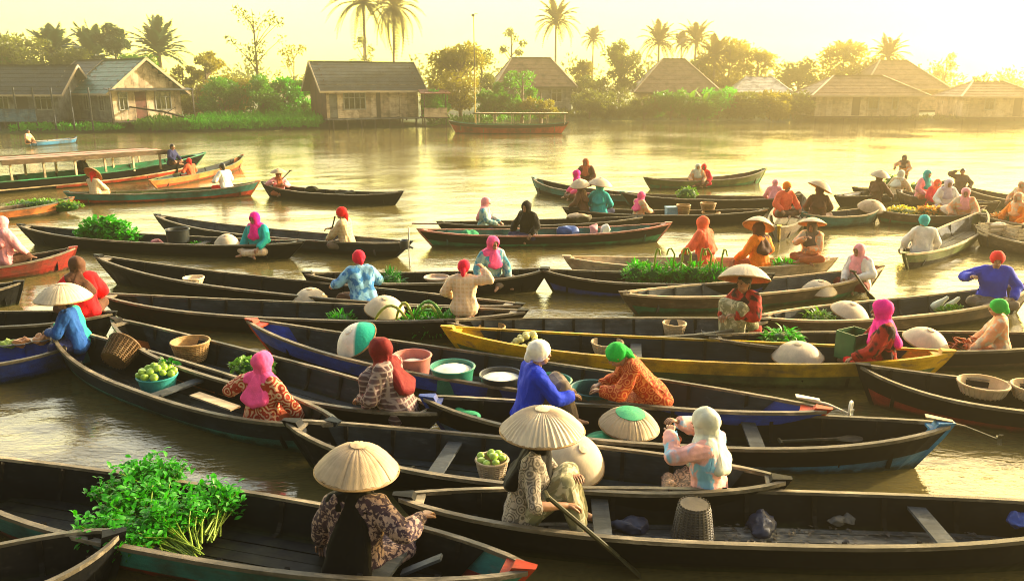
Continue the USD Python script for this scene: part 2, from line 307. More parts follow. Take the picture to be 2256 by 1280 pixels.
class Boat:
    """A slender plank canoe between two tips given as picture points."""
    def __init__(s, key, label, A, B, half=0.42, fb=0.27, rise=(0.2, 0.2), upper='black', lower=None, inside='slate', rail='rail', stem=(None, None), ribs=7, thwarts=(), boards=4, floor=None, split=.52, rake=0.13, full=2.6, n=26, group=None, name='canoe', deck=(0.07, 0.07)):
        half *= 0.77; fb *= 0.94; rise = (rise[0] * .58, rise[1] * .58)
        s.key, s.half, s.fb, s.rise, s.rake, s.full = key, half, fb, rise, rake, full
        a, b = at(*A, fb + rise[0]), at(*B, fb + rise[1])
        s.c = (a + b) / 2; s.c[2] = 0
        d = b - a; s.L = math.hypot(d[0], d[1]); s.rz = math.atan2(d[1], d[0])
        s.root = thing(name, label, 'boat', s.c, s.rz, group)
        lower = lower or upper
        T = np.linspace(-1, 1, n); T = np.sign(T) * np.abs(T) ** 0.85
        up, lo, ins = MAT[upper], MAT[lower], MAT[inside]
        th = 0.018
        for sd in (-1, 1):
            # side strakes: lower then upper, lapped
            for nm, f0, f1, out, m in (('plank', 0.0, split, 0.0, lo), ('plank', split - .02, 1.0, 0.007, up)):
                rings = []
                for t in T:
                    p0, p1 = s.side(t, f0, sd, out), s.side(t, f1, sd, out)
                    q = np.array([0, -sd * th, 0])
                    rings.append([p0, p1, p1 + q * min(1, s.w(t) / 0.1), p0 + q * min(1, s.w(t) / 0.1)])
                part(s.root, nm, loft(rings if sd < 0 else [r[::-1] for r in rings]), m)
            # inner lining of the side, so that the inside has its own wood
            rings = []
            for t in T[2:-2]:
                q = np.array([0, -sd * min(0.03, s.w(t) * 0.5), 0]); q2 = q * 0.7
                p0, p1 = s.side(t, 0.12, sd), s.side(t, 0.97, sd)
                rings.append([p0 + q, p1 + q, p1 + q2, p0 + q2])
            part(s.root, 'lining', loft(rings if sd > 0 else [r[::-1] for r in rings]), ins)
            rings = []
            for t in T:
                g = s.side(t, 1.0, sd)
                o, i = np.array([0, sd * 0.016, 0]), np.array([0, -sd * min(0.026, s.w(t) * .8), 0])
                rings.append([g + o + (0, 0, -.018), g + o + (0, 0, .012), g + i + (0, 0, .014), g + i + (0, 0, -.018)])
            part(s.root, 'rail', loft(rings if sd < 0 else [r[::-1] for r in rings]), MAT[rail])
        # bottom with its inner floor just above the water
        rings = []
        for t in T:
            k = s.keel(t); c0, c1 = s.side(t, 0, -1), s.side(t, 0, 1)
            f = np.clip((0.02 - c0[2]) / max(1e-3, s.zs(t) - c0[2]), 0.02, 0.9)
            e0, e1 = s.side(t, f, -1) + (0, .015, 0), s.side(t, f, 1) - (0, .015, 0)
            rings.append([k, c1, e1, e0, c0])
        part(s.root, 'bottom', loft(rings), ins)
        for e, col, dk in ((-1, stem[0], deck[0]), (1, stem[1], deck[1])):
            m = MAT[col or upper]
            tip, kb = np.array([e * s.L / 2, 0, s.zs(e)]), s.keel(e)
            w = 0.045
            rings = []
            for q in np.linspace(0, 1, 5):
                p = kb + (tip - kb) * q; ww = w * (0.7 + 0.5 * q)
                fwd, z = e * (0.03 + 0.02 * q), 0.028 if q == 1 else 0
                rings.append([p + (fwd, -ww * .5, z), p + (fwd, ww * .5, z), p + (-e * .10, ww, z), p + (-e * .10, -ww, z)])
            part(s.root, 'stem', loft(rings if e > 0 else [r[::-1] for r in rings]), m)
            if dk:
                td = 1 - dk; pts = []
                for t in np.linspace(td, 1, 4):
                    w_ = s.w(e * t) - 0.01; x = e * t * s.L / 2; z = s.zs(e * t) + .002
                    pts.append([(x, -w_, z - .022), (x, w_, z - .022), (x, w_, z), (x, -w_, z)])
                part(s.root, 'deck', loft(pts if e > 0 else [r[::-1] for r in pts]), MAT[rail] if not col else m)
        # ribs
        for t in np.linspace(-0.78, 0.78, ribs):
            path = [s.side(t, 0.98, -1) + (0, .045, 0), s.side(t, 0.55, -1) + (0, .042, 0), s.side(t, .3, -1) + (0, .05, 0)]
            path += [p * (1, -1, 1) for p in path[::-1]]
            x = t * s.L / 2
            path = [np.array([x, p[1], max(p[2], 0.035)]) for p in path]
            rings = []
            for p, sgn in zip(path, (-1, -1, -.7, .7, 1, 1)):
                o = np.array([0, -sgn * .02, .014])
                rings.append([p + (-.017, 0, 0) - o, p + (.017, 0, 0) - o, p + (.017, 0, 0) + o, p + (-.017, 0, 0) + o])
            part(s.root, 'rib', loft(rings), ins if ribs < 9 else W_DARK)
        # floor boards
        if boards:
            wmid = 0.62 * s.half * 2 - 0.06
            bw = wmid / boards
            for k in range(boards):
                y = -wmid / 2 + (k + .5) * bw
                rings = []
                for t in np.linspace(-.74, .74, 9):
                    lim = max(0.03, s.side(t, 0.3, 1)[1] - 0.05)
                    a_, b_ = np.clip([y - bw * .46, y + bw * .46], -lim, lim)
                    if b_ - a_ < .01:
                        b_ = a_ + .01
                    x = t * s.L / 2; z = 0.052 + 0.003 * (k % 2)
                    rings.append([(x, a_, z - .012), (x, b_, z - .012), (x, b_, z), (x, a_, z)])
                part(s.root, 'floor_board', loft(rings), MAT[floor] if floor else ins)
        for t in thwarts:
            y = s.side(t, .8, 1)[1] - .03; z = s.side(t, .8, 1)[2]
            part(s.root, 'thwart', box((t * s.L / 2, 0, z), (.13, 2 * y, .022)), MAT['grey'])
    def w(s, t):
        return s.half * max(0.0, 1 - abs(t) ** s.full) ** 0.85 + 0.03
    def zs(s, t):
        return s.fb + (s.rise[0] if t < 0 else s.rise[1]) * abs(t) ** 2.7
    def keel(s, t):
        return np.array([t * s.L / 2 * (1 - s.rake), 0, -0.13 + .06 * t ** 4])
    def side(s, t, f, sd, out=0.0):
        g = np.array([t * s.L / 2, sd * s.w(t), s.zs(t)]); k = s.keel(t)
        c = np.array([k[0], sd * (0.62 * (s.w(t) - .03) + .028), k[2] + .03])
        p = c + (g - c) * f
        p[1] += sd * (out + 0.035 * math.sin(f * math.pi) * (1 - t ** 4))
        return p
    def local(s, p):
        d = np.asarray(p[:2]) - s.c[:2]; c, q = math.cos(s.rz), math.sin(s.rz)
        return d[0] * c + d[1] * q, -d[0] * q + d[1] * c
    def world(s, u, v, z=0.0):
        c, q = math.cos(s.rz), math.sin(s.rz)
        return np.array([s.c[0] + u * c - v * q, s.c[1] + u * q + v * c, z])
    def spot(s, px, py, h, room=0.2, floor=0.056, note=''):
        """Place in the boat for a thing whose point at height h over the floor shows at (px, py)."""
        lift = 0.0
        while True:
            p = at(px, py, floor + lift + h); u, v = s.local(p)
            lim = max(0.0, s.w(u / (s.L / 2)) - room) if abs(u) < s.L / 2 else 0
            vv = min(max(v, -lim), lim)
            if v <= lim + .02 or lift >= .12:
                break
            lift += .02
        if abs(vv - v) > 0.15:
            q = proj(s.world(u, vv, floor + lift + h)); print(f'  moved {note or s.key} at {px},{py}: {v:.2f} -> {vv:.2f} m; now at {q[0]:.0f},{q[1]:.0f}')
        floor += lift
        return s.world(u, vv, floor)
BT = {}
def boat(key, label, A, B, **k):
    BT[key] = Boat(key, label, A, B, **k)
    print(f'{key}: {BT[key].L:.1f} m')
# far left
boat('row', 'small blue rowing boat below the grassy bank at far left', (62, 312), (168, 303), half=.5, fb=.25, rise=(.08, .1), upper='sky_blue', inside='sky_blue', ribs=3, boards=2)
boat('orange_bow', 'narrow orange boat showing its raised bow beyond the green roofed boat', (330, 398), (535, 342), half=.5, rise=(.1, .4), upper='orange', lower='red', ribs=4, boards=2, rail='moss')
boat('flowers', 'brown boat heaped with pale green produce at the left edge', (-260, 476), (160, 436), half=.5, upper='orange', lower='brown', inside='brown', ribs=5, boards=2)
boat('redgreen', 'long dark green canoe with red bottom and orange bow', (143, 424), (570, 400), half=.48, rise=(.16, .3), upper='teal', lower='red', inside='moss', ribs=7, boards=2, stem=('teal', 'orange'))
boat('hatrow', 'dark canoe drifting alone in the bright open water', (578, 402), (886, 423), half=.48, rise=(.3, .22), upper='black', inside='dark', ribs=6, boards=2)
boat('heap', 'black canoe carrying a heap of green leaves and a dark tub', (42, 496), (668, 533), half=.5, rise=(.26, .16), upper='black', inside='slate', ribs=8, thwarts=(.3,))
boat('motor', 'weathered grey canoe with a small motor at its square end', (343, 474), (905, 534), half=.48, rise=(.3, .12), upper='slate', lower='dark', inside='grey', ribs=8)
boat('edge_red', 'dark red canoe reaching in from the left edge', (-330, 610), (165, 546), half=.48, rise=(.1, .22), upper='dark_red', inside='black', ribs=6, boards=2)
boat('edge_small', 'black canoe tip poking in at the left edge', (-300, 650), (46, 622), half=.4, rise=(.1, .15), upper='black', inside='black', ribs=4, boards=2)
# covered boat
boat('klotok', 'long green passenger boat with a low flat plank canopy', (-520, 432), (452, 337), half=1.15, fb=.42, rise=(.1, .62), upper='black', lower='black', inside='green', rail='green', ribs=9, boards=4, name='passenger_boat', stem=(None, 'green'))
KB = BT['klotok']
for sd in (-1, 1):
    rings = []
    for t in np.linspace(-.97, .97, 30):
        p0, p1 = KB.side(t, .42, sd, .012), KB.side(t, .5, sd, .012); o = np.array([0, sd * .012, 0]); rings.append([p0, p1, p1 + o, p0 + o])
    part(KB.root, 'rubbing_strip', loft(rings), MAT['cream'])
    rings = []
    for t in np.linspace(.1, .97, 20):
        p0, p1 = KB.side(t, .22, sd, .008), KB.side(t, .43, sd, .008); o = np.array([0, sd * .012, 0]); rings.append([p0, p1, p1 + o, p0 + o])
    part(KB.root, 'bow_plank', loft(rings), MAT['red'])
ku1 = KB.local(at(328, 330, .98))[0]; ku0 = ku1 - 5.2
for q in range(7):
    y = -.72 + q * .24; part(KB.root, 'roof_board', box(((ku0 + ku1) / 2 + .02 * (q % 2), y, 1.02 - .03 * abs(y)), (ku1 - ku0, .225, .03)), MAT['pink'] if q % 3 else MAT['brown'])
for sd in (-1, 1):
    part(KB.root, 'roof_edge', box(((ku0 + ku1) / 2, sd * .85, .96), (ku1 - ku0 + .1, .04, .16)), MAT['brown'])
    for q in range(6):
        x = ku0 + .2 + q * (ku1 - ku0 - .4) / 5
        part(KB.root, 'post', box((x, sd * .76, .68), (.06, .06, .62)), MAT['cream'])
for q in range(6):
    part(KB.root, 'roof_beam', box((ku0 + .2 + q * (ku1 - ku0 - .4) / 5, 0, .95), (.05, 1.62, .05)), MAT['dark'])
# red boat moored by the far bank
boat('redboat', 'red hulled boat with a pale flat awning moored at the far bank', (988, 266), (1252, 270), half=1.1, fb=.62, rise=(.45, .3), upper='black', lower='red', split=.74, inside='green', rail='teal', ribs=5, boards=3, name='passenger_boat', stem=('cream', 'red'))
RB = BT['redboat']
for q in range(4):
    part(RB.root, 'awning_board', box((.9, -.5 + q * .34, 1.36), (6.3, .32, .03)), MAT['cream'])
for sd in (-1, 1):
    part(RB.root, 'awning_edge', box((.9, sd * .68, 1.34), (6.4, .04, .1)), PAINT['moss'])
    for q in range(6):
        part(RB.root, 'post', box((-2.1 + q * 1.2, sd * .64, 1.0), (.06, .06, .7)), MAT['cream'])
# middle
boat('r5', 'narrow black canoe seating two women behind the teal and pink boat', (965, 490), (1415, 478), half=.46, rise=(.12, .12), upper='black', inside='dark', ribs=6, boards=2)
boat('r6', 'long teal and pink boat carrying blue bundles', (922, 506), (1476, 492), half=.52, rise=(.18, .24), upper='dark', lower='green', inside='teal', rail='pink', ribs=8, stem=('pink', 'pink'))
boat('r1', 'dark green canoe moored under the cluster of hats', (1174, 392), (1420, 430), half=.5, rise=(.36, .1), upper='teal', lower='dark', inside='dark', ribs=5, boards=2)
boat('r4', 'pale green canoe with long rising bow on the bright water', (1420, 392), (1686, 372), half=.5, rise=(.22, .45), upper='moss', lower='green', inside='brown', ribs=6, boards=2)
boat('r2', 'long brown canoe behind the baskets', (1368, 424), (1760, 432), half=.5, rise=(.2, .15), upper='dark', inside='brown', ribs=7, boards=2, stem=('teal', None))
boat('r3', 'black canoe loaded with brown baskets and a blue box', (1243, 459), (1690, 462), half=.5, rise=(.18, .14), upper='black', inside='dark', ribs=7, boards=2)
boat('r7', 'brown canoe pointing its yellow bow at the viewer', (1716, 500), (1760, 424), half=.5, rise=(.2, .15), upper='brown', inside='brown', ribs=4, boards=2, stem=('yellow', None))
boat('r8', 'pale teal canoe with a resting hat near its bow', (1768, 470), (1938, 452), half=.48, rise=(.12, .3), upper='teal', lower='teal', inside='grey', rail='pale', ribs=5, boards=2)
boat('r9', 'dark canoe low in the water beneath the standing hat wearer', (1840, 432), (2090, 398), half=.5, rise=(.1, .2), upper='dark', inside='dark', ribs=5, boards=2)
boat('r14', 'grey brown canoe behind the pale headscarves', (1978, 420), (2200, 446), half=.5, rise=(.18, .1), upper='brown', inside='grey', ribs=5, boards=2)
boat('r15', 'long brown canoe lying farthest to the right', (2125, 412), (2480, 466), half=.55, rise=(.24, .1), upper='brown', inside='brown', ribs=5, boards=2)
boat('r10', 'brown canoe with green bottom piled with yellow flowers and fruit', (1932, 462), (2170, 456), half=.55, rise=(.12, .3), upper='brown', lower='green', inside='brown', ribs=5, boards=2)
boat('r12', 'small grey canoe paddled by the person in white', (1992, 560), (2170, 466), half=.5, rise=(.12, .3), upper='moss', lower='dark', inside='grey', ribs=6, rail='pale')
boat('r16', 'brown goods boat heaped with amber produce at the right edge', (2160, 474), (2520, 500), half=.6, rise=(.2, .1), upper='brown', inside='brown', rail='pale', ribs=5)
boat('r17', 'thin dark canoe beyond the lilac headscarf', (1880, 414), (2120, 404), half=.42, rise=(.15, .2), upper='dark', inside='brown', ribs=4, boards=2)
boat('r13', 'broad brown boat cut by the right edge of the picture', (2150, 498), (2560, 560), half=.6, rise=(.26, .1), upper='brown', inside='grey', rail='pale', ribs=6)
boat('cream', 'cream painted canoe with dark dots along its side', (1245, 566), (1840, 570), half=.5, rise=(.16, .16), upper='cream', inside='cream', rail='pale', ribs=7)
boat('greens', 'dark blue canoe loaded with tall green vegetables', (1195, 594), (1700, 606), half=.48, rise=(.2, .15), upper='black', lower='blue', inside='dark', ribs=7)
boat('paddler', 'brown canoe with white paddler and a pale hat inside', (1370, 646), (1942, 588), half=.48, rise=(.14, .26), upper='brown', lower='green', inside='grey', rail='pale', ribs=8)
boat('black_long', 'long black canoe with a shallow white basket inside', (212, 564), (1150, 672), half=.5, rise=(.34, .15), upper='black', inside='black', ribs=9)
boat('twelve', 'black canoe holding a dish and a clump of greens', (672, 602), (1205, 592), half=.48, rise=(.2, .2), upper='black', inside='black', ribs=8)
boat('panels', 'long black canoe with grey panelled inside and leafy produce', (220, 648), (1158, 686), half=.5, rise=(.22, .2), upper='dark', inside='slate', ribs=10)
boat('hatman', 'long grey canoe ridden by the person under the big tilted hat', (985, 708), (1690, 706), half=.52, rise=(.16, .16), upper='dark', inside='grey', ribs=9)
boat('blue_woman', 'long brown canoe carrying white gourds at the right', (1672, 698), (2275, 625), half=.5, rise=(.12, .28), upper='brown', lower='dark', inside='slate', rail='pale', ribs=8)
boat('carrots', 'dark canoe with a heap of orange carrots at the right', (1560, 742), (2420, 740), half=.48, rise=(.12, .12), upper='dark', lower='brown', inside='black', ribs=8)
boat('yellow', 'long yellow painted canoe with mossy bottom', (980, 722), (2095, 776), half=.5, rise=(.24, .2), upper='yellow', lower='moss', fb=.32, split=.66, inside='slate', rail='yellow', ribs=10, stem=('yellow', 'yellow'), thwarts=(-.2,))
boat('red_bottom', 'black canoe with dark red bottom and two shallow baskets', (1895, 806), (2640, 905), half=.5, rise=(.26, .1), upper='black', lower='dark_red', inside='dark', ribs=7)
boat('left_dark', 'black canoe behind the large hat at the left edge', (-300, 700), (250, 690), half=.45, rise=(.1, .1), upper='black', inside='black', ribs=5)
boat('left_blue', 'bright blue canoe with cooked food at the left edge', (-330, 812), (190, 746), half=.45, rise=(.1, .12), upper='blue', inside='blue', ribs=5)
boat('rice', 'long blue canoe with red stem carrying tubs of white rice', (548, 706), (1822, 904), half=.55, rise=(.3, .16), upper='blue', lower='black', inside='slate', ribs=10, stem=('red', 'red'))
boat('basket', 'dark canoe with patterned orange rim and a large round basket', (250, 704), (968, 908), half=.5, rise=(.28, .14), upper='dark', lower='orange', inside='slate', ribs=9)
boat('fruit', 'green grey canoe with a tub of round green fruit', (120, 722), (740, 932), half=.5, rise=(.3, .16), upper='slate', lower='teal', inside='dark', ribs=8, thwarts=(.02,))
boat('navy', 'long black and blue canoe with pale blue lower side', (935, 876), (2090, 936), half=.5, rise=(.28, .26), upper='black', lower='sky_blue', inside='black', ribs=9, stem=('blue', 'sky_blue'), thwarts=(.3,))
boat('limes', 'black canoe holding a basket of round green limes', (635, 930), (1730, 1058), half=.5, rise=(.26, .1), upper='black', inside='slate', ribs=9, thwarts=(-.32,))
boat('front_right', 'wide black canoe in front with an upturned bucket and worn floor', (880, 1094), (2500, 1128), half=.46, rise=(.15, .2), upper='black', inside='black', ribs=9, thwarts=(-.43, .48), boards=6, floor='floor')
boat('front_left', 'black canoe in front with green bunches and red tipped end', (-170, 1000), (1166, 1254), half=.54, rise=(.3, .08), upper='teal', lower='dark_red', inside='black', ribs=9, stem=(None, 'red'), thwarts=(.62,))
boat('corner', 'black canoe end in the lower left corner', (-420, 1330), (262, 1176), half=.42, rise=(.1, .14), upper='black', inside='dark', ribs=5)
# ------------------------------------------------------------------ cloth, skin, straw
def cloth(name, col, col2=None, pattern=None, scale=20.0, rough=0.75, var=0.18, sheen=0.03):
    def make(p):
        n = {'tc': ('texture_coordinate', {}), 'n': ('noise_texture', {'scale': 9.0, 'detail': 4.0}), 'v': ('map_range', {'from_min': 0.25, 'from_max': 0.75, 'to_min': 1 - var, 'to_max': 1 + var}),
             'c': ('vector_math', {'math_type': 'scale', 'vector1': col}), 'wv': ('noise_texture', {'scale': 240.0, 'detail': 1.0}), 'b': ('bump', {'strength': 0.5, 'distance': 0.012}),
             'fold': ('noise_texture', {'scale': 16.0, 'detail': 3.0, 'distortion': 0.8}), 'hs': ('math', {'math_type': 'multiply_add', 'value2': 0.15}),
             'p': ('principled_bsdf', {'roughness': rough, 'sheen_weight': sheen, 'specular_ior_level': 0.1})}
        l = [('tc.object', 'n.vector'), ('n.fac', 'v.value'), ('v.result', 'c.scale'), ('tc.object', 'wv.vector'), ('tc.object', 'fold.vector'), ('wv.fac', 'hs.value1'), ('fold.fac', 'hs.value3'),
             ('hs.value', 'b.height'), ('b.normal', 'p.normal')]
        src = 'c.vector'
        if pattern == 'batik':      # ringed flowers with a pale outline
            n |= {'vo': ('voronoi_texture', {'scale': scale, 'feature': 'f1'}), 'w': ('math', {'math_type': 'multiply', 'value2': 22.0}), 's': ('math', {'math_type': 'sine'}),
                  'f': ('noise_texture', {'scale': scale * 3, 'detail': 2.0}), 'a': ('math', {'math_type': 'add'}), 'r': ('rgb_ramp', {'ramp': [(0.62, (0, 0, 0)), (0.78, (1, 1, 1))]}), 'mx': ('mix_color', {'b': col2})}
            l += [('tc.object', 'vo.vector'), ('vo.distance', 'w.value1'), ('w.value', 's.value1'), ('tc.object', 'f.vector'), ('s.value', 'a.value1'), ('f.fac', 'a.value2'), ('a.value', 'r.fac'), ('r.color', 'mx.fac'), ('c.vector', 'mx.a')]
            src = 'mx.result'
        elif pattern == 'plaid':
            n |= {'w1': ('wave_texture', {'scale': scale, 'bands_direction': 'x'}), 'w2': ('wave_texture', {'scale': scale, 'bands_direction': 'z'}), 'mxx': ('math', {'math_type': 'maximum'}),
                  'r': ('rgb_ramp', {'ramp': [(0.72, (0, 0, 0)), (0.9, (0.9, 0.9, 0.9))]}), 'mx': ('mix_color', {'b': col2})}
            l += [('tc.object', 'w1.vector'), ('tc.object', 'w2.vector'), ('w1.fac', 'mxx.value1'), ('w2.fac', 'mxx.value2'), ('mxx.value', 'r.fac'), ('r.color', 'mx.fac'), ('c.vector', 'mx.a')]
            src = 'mx.result'
        elif pattern == 'patch':    # blotches of a second colour
            n |= {'f': ('noise_texture', {'scale': scale, 'detail': 3.0, 'distortion': 0.7}), 'r': ('rgb_ramp', {'ramp': [(0.5, (0, 0, 0)), (0.56, (1, 1, 1))]}), 'mx': ('mix_color', {'b': col2})}
            l += [('tc.object', 'f.vector'), ('f.fac', 'r.fac'), ('r.color', 'mx.fac'), ('c.vector', 'mx.a')]
            src = 'mx.result'
        elif pattern == 'half':     # second colour on the wearer's right
            n |= {'x': ('separate_xyz', {}), 'r': ('rgb_ramp', {'ramp': [(0.5, (0, 0, 0)), (0.53, (1, 1, 1))]}), 'o': ('math', {'math_type': 'add', 'value2': 0.5}), 'mx': ('mix_color', {'b': col2})}
            l += [('tc.object', 'x.vector'), ('x.x', 'o.value1'), ('o.value', 'r.fac'), ('r.color', 'mx.fac'), ('c.vector', 'mx.a')]
            src = 'mx.result'
        l.append((src, 'p.base_color'))
        return usdkit.material(stage, p, n, l, surface='p.BSDF')
    return look(name, make)
SKIN = plain('skin', (0.33, 0.165, 0.09), 0.5, 0.08, 30, 0.05)
EYE = plain('eye_dark', (0.02, 0.015, 0.012), 0.25, 0, 10, 0)
LIP = plain('lip', (0.3, 0.1, 0.075), 0.45, 0.1)
HAIR = plain('black_hair', (0.012, 0.01, 0.009), 0.4, 0.3, 60, 0.4)
def straw(name, col, col2, under=False):
    """Dried leaf, streaked from the crown outwards; random tone from strip to strip."""
    def make(p):
        n = {'tc': ('texture_coordinate', {}), 'x': ('separate_xyz', {}), 'an': ('math', {'math_type': 'arctan2'}), 'cv': ('combine_xyz', {}), 'sc': ('math', {'math_type': 'multiply', 'value2': 9.0}),
             'n': ('noise_texture', {'scale': 3.0, 'detail': 7.0, 'roughness': 0.7}), 'n2': ('noise_texture', {'scale': 11.0, 'detail': 5.0}), 'ad': ('math', {'math_type': 'add'}), 'hf': ('math', {'math_type': 'multiply', 'value2': 0.5}),
             'r': ('rgb_ramp', {'ramp': [(0.28, col2), (0.5, col), (0.72, scaled(col, 1.3))]}), 'b': ('bump', {'strength': 0.6, 'distance': 0.006}), 'p': ('principled_bsdf', {'roughness': 0.65, 'specular_ior_level': 0.3}),
             't': ('translucent_bsdf', {}), 'm': ('mix_closure', {'fac': 0.2})}
        l = [('tc.object', 'x.vector'), ('x.y', 'an.value1'), ('x.x', 'an.value2'), ('an.value', 'sc.value1'), ('sc.value', 'cv.x'), ('cv.vector', 'n.vector'), ('tc.object', 'n2.vector'),
             ('n.fac', 'ad.value1'), ('n2.fac', 'ad.value2'), ('ad.value', 'hf.value1'), ('hf.value', 'r.fac'), ('r.color', 'p.base_color'), ('n.fac', 'b.height'), ('b.normal', 'p.normal'),
             ('r.color', 't.color'), ('p.BSDF', 'm.closure1'), ('t.BSDF', 'm.closure2')]
        return usdkit.material(stage, p, n, l, surface='m.closure')
    return look(name, make)
STRAW = straw('straw', (0.62, 0.48, 0.30), (0.45, 0.32, 0.18))
STRAW_PALE = straw('pale_straw', (0.72, 0.60, 0.43), (0.58, 0.46, 0.31))
STRAW_BROWN = straw('brown_straw', (0.56, 0.42, 0.27), (0.36, 0.25, 0.15))
STRAW_RED = straw('rust_straw', (0.45, 0.17, 0.06), (0.3, 0.1, 0.04))
STRAW_GREEN = straw('green_straw', (0.05, 0.42, 0.2), (0.1, 0.3, 0.14))
UNDER = straw('under_straw', (0.5, 0.26, 0.1), (0.32, 0.13, 0.05))
CANE = wood('cane', (0.34, 0.2, 0.08), (0.45, 0.29, 0.13), 0.5, 0.5, grain=(20, 20, 20))

def hat_parts(parent, R, H, strips=0, mat=None, tip=None, under=None, seed=0, M=None, flare=2.2, cut=0.0):
    """A wide leaf hat built under parent: shell (named hat when worn), rim hoop, leaf strips, crown patch. M moves the meshes."""
    M = M or (lambda m: m)
    mat = mat or STRAW
    rng = random.Random(seed)
    prof = lambda q: H * (1 - q ** flare)
    k = 48 if strips else 40
    outer = [(max(1e-3, R * q), prof(q)) for q in np.linspace(0, 1, 9)]
    inner = [(max(1e-3, R * q * .985), prof(q) - .014) for q in np.linspace(1, 0, 7)]
    if strips:
        outer = [(r * .985, z - .008) for r, z in outer]
    sh = lathe(outer, k); un = lathe(inner, k)
    worn = parent.GetName().startswith('person')
    h = part(parent, 'hat' if worn else 'shell', M(sh), mat, 40)
    host = h if worn else parent
    part(host, 'lining', M(un), under or UNDER, 40)
    a = np.linspace(0, 2 * np.pi, 41)[:-1]
    ring = np.stack([R * np.cos(a), R * np.sin(a), np.full(40, prof(1) - .004)], 1)
    part(host, 'rim', M(hoop(ring, .009, 5)), CANE, 50)
    for q in range(strips):
        a0 = (q + rng.uniform(-.25, .25)) / strips * 2 * np.pi; da = np.pi / strips * rng.uniform(1.25, 1.6)
        lift, end = .002 + .003 * rng.uniform(0, 1), 1.0 + rng.uniform(-.015, .02)
        rings = []
        for u in np.linspace(.06, end, 6):
            z = H * (1 - min(u, 1.05) ** flare); ww = da * rng.uniform(.93, 1.05)
            P = lambda ang, dz: (R * u * math.cos(ang), R * u * math.sin(ang), z + dz)
            rings.append([P(a0 - ww, lift - .004), P(a0, lift - .003), P(a0 + ww, lift - .004), P(a0, lift + .0065 * u + .002)])
        part(host, 'leaf_strip', M(loft(rings)), mat, 35)
    cr = [(max(1e-3, R * .5 * q * (1 if tip else .35)), prof(q * (.5 if tip else .18)) + .012 + .006 * (1 - q)) for q in np.linspace(0, 1, 4)]
    cv, cf = lathe(cr + [(cr[-1][0] * .97, cr[-1][1] - .012)], 20)
    part(host, 'crown_patch', M(rough_up((cv, cf), .004, 60, seed)), tip or mat, 40)
    return h
def hoop(ring, r, k=5):
    """Closed tube through a closed ring of points."""
    p = np.asarray(ring, float); n = len(p)
    t = np.roll(p, -1, 0) - np.roll(p, 1, 0); t /= np.linalg.norm(t, axis=1, keepdims=True)
    nrm = np.cross(t, np.cross(p - p.mean(0), t)); c = p - p.mean(0)
    u = c - t * (c * t).sum(1, keepdims=True); u /= np.linalg.norm(u, axis=1, keepdims=True); w = np.cross(t, u)
    a = np.arange(k) / k * 2 * np.pi
    rings = [p[i] + r * (np.cos(a)[:, None] * u[i] + np.sin(a)[:, None] * w[i]) for i in range(n)]
    rings.append(rings[0])
    return loft(rings, True, False)
# ------------------------------------------------------------------ people
_S = np.array(trimesh.creation.icosphere(1).vertices)
_S0 = np.array(trimesh.creation.icosphere(0).vertices)
def hull(*js, s=None):
    """Hull of spheres (point, radius)."""
    S = _S if s is None else s
    return m3.Manifold.hull_points(np.vstack([np.asarray(p, float) + S * np.asarray(r, float) for p, r in js]).astype(np.float32))
def chain(js, s=None):
    return [hull(a, b, s=s) for a, b in zip(js, js[1:])]
def finish(ms, edge, n=6, folds=0.0, fs=14.0, seed=0, sub=None):
    m = m3.Manifold.batch_boolean(ms, m3.OpType.Add)
    if sub is not None:
        m = m - sub
    m = m.refine_to_length(edge)
    g = m.to_mesh(); v, f = np.array(g.vert_properties[:, :3], float), np.array(g.tri_verts)
    t = trimesh.Trimesh(v, f, process=False); t.merge_vertices(); v, f = np.array(t.vertices), np.array(t.faces)
    v = relax(v, f, n)
    if folds:
        nn = trimesh.Trimesh(v, f, process=False).vertex_normals
        w = v * np.array([1.0, 1.0, 0.45])
        d = meshkit.fbm(w * fs, 2, seed) - 0.5
        v = v + nn * (d * 2 * folds)[:, None]
    return v, f
def bend(a, b, l1, l2, hint):
    """Middle joint between a and b; b is pulled within reach."""
    a, b, hint = np.asarray(a, float), np.asarray(b, float), np.asarray(hint, float)
    d = b - a; L = np.linalg.norm(d); d /= L
    if L > (l1 + l2) * .98:
        L = (l1 + l2) * .98; b = a + d * L
    L = max(L, abs(l1 - l2) + .02)
    x = (l1 * l1 - l2 * l2 + L * L) / (2 * L); h = math.sqrt(max(l1 * l1 - x * x, 0))
    n = hint - d * (hint @ d); n /= np.linalg.norm(n)
    return a + d * x + n * h, b
LEGS = {  # hip height, knees, ankles, toe directions (for the right side, x mirrored for the left)
    'cross': (.10, (.27, .24, .12), (-.07, .31, .06), (-.6, .5, -.1)),
    'kneel': (.17, (.13, .36, .075), (.09, -.02, .06), (0, -1, 0)),
    'knees_up': (.10, (.11, .33, .40), (.11, .42, .07), (.1, 1, -.1)),
    'knee_high': (.10, (.14, .30, .44), (.13, .30, .07), (.1, 1, -.1)),
    'sit': (.12, (.10, .42, .17), (.10, .46, -.18), (0, 1, -.1)),
    'stand': (.80, (.09, .03, .43), (.09, -.02, .07), (.15, 1, -.1))}
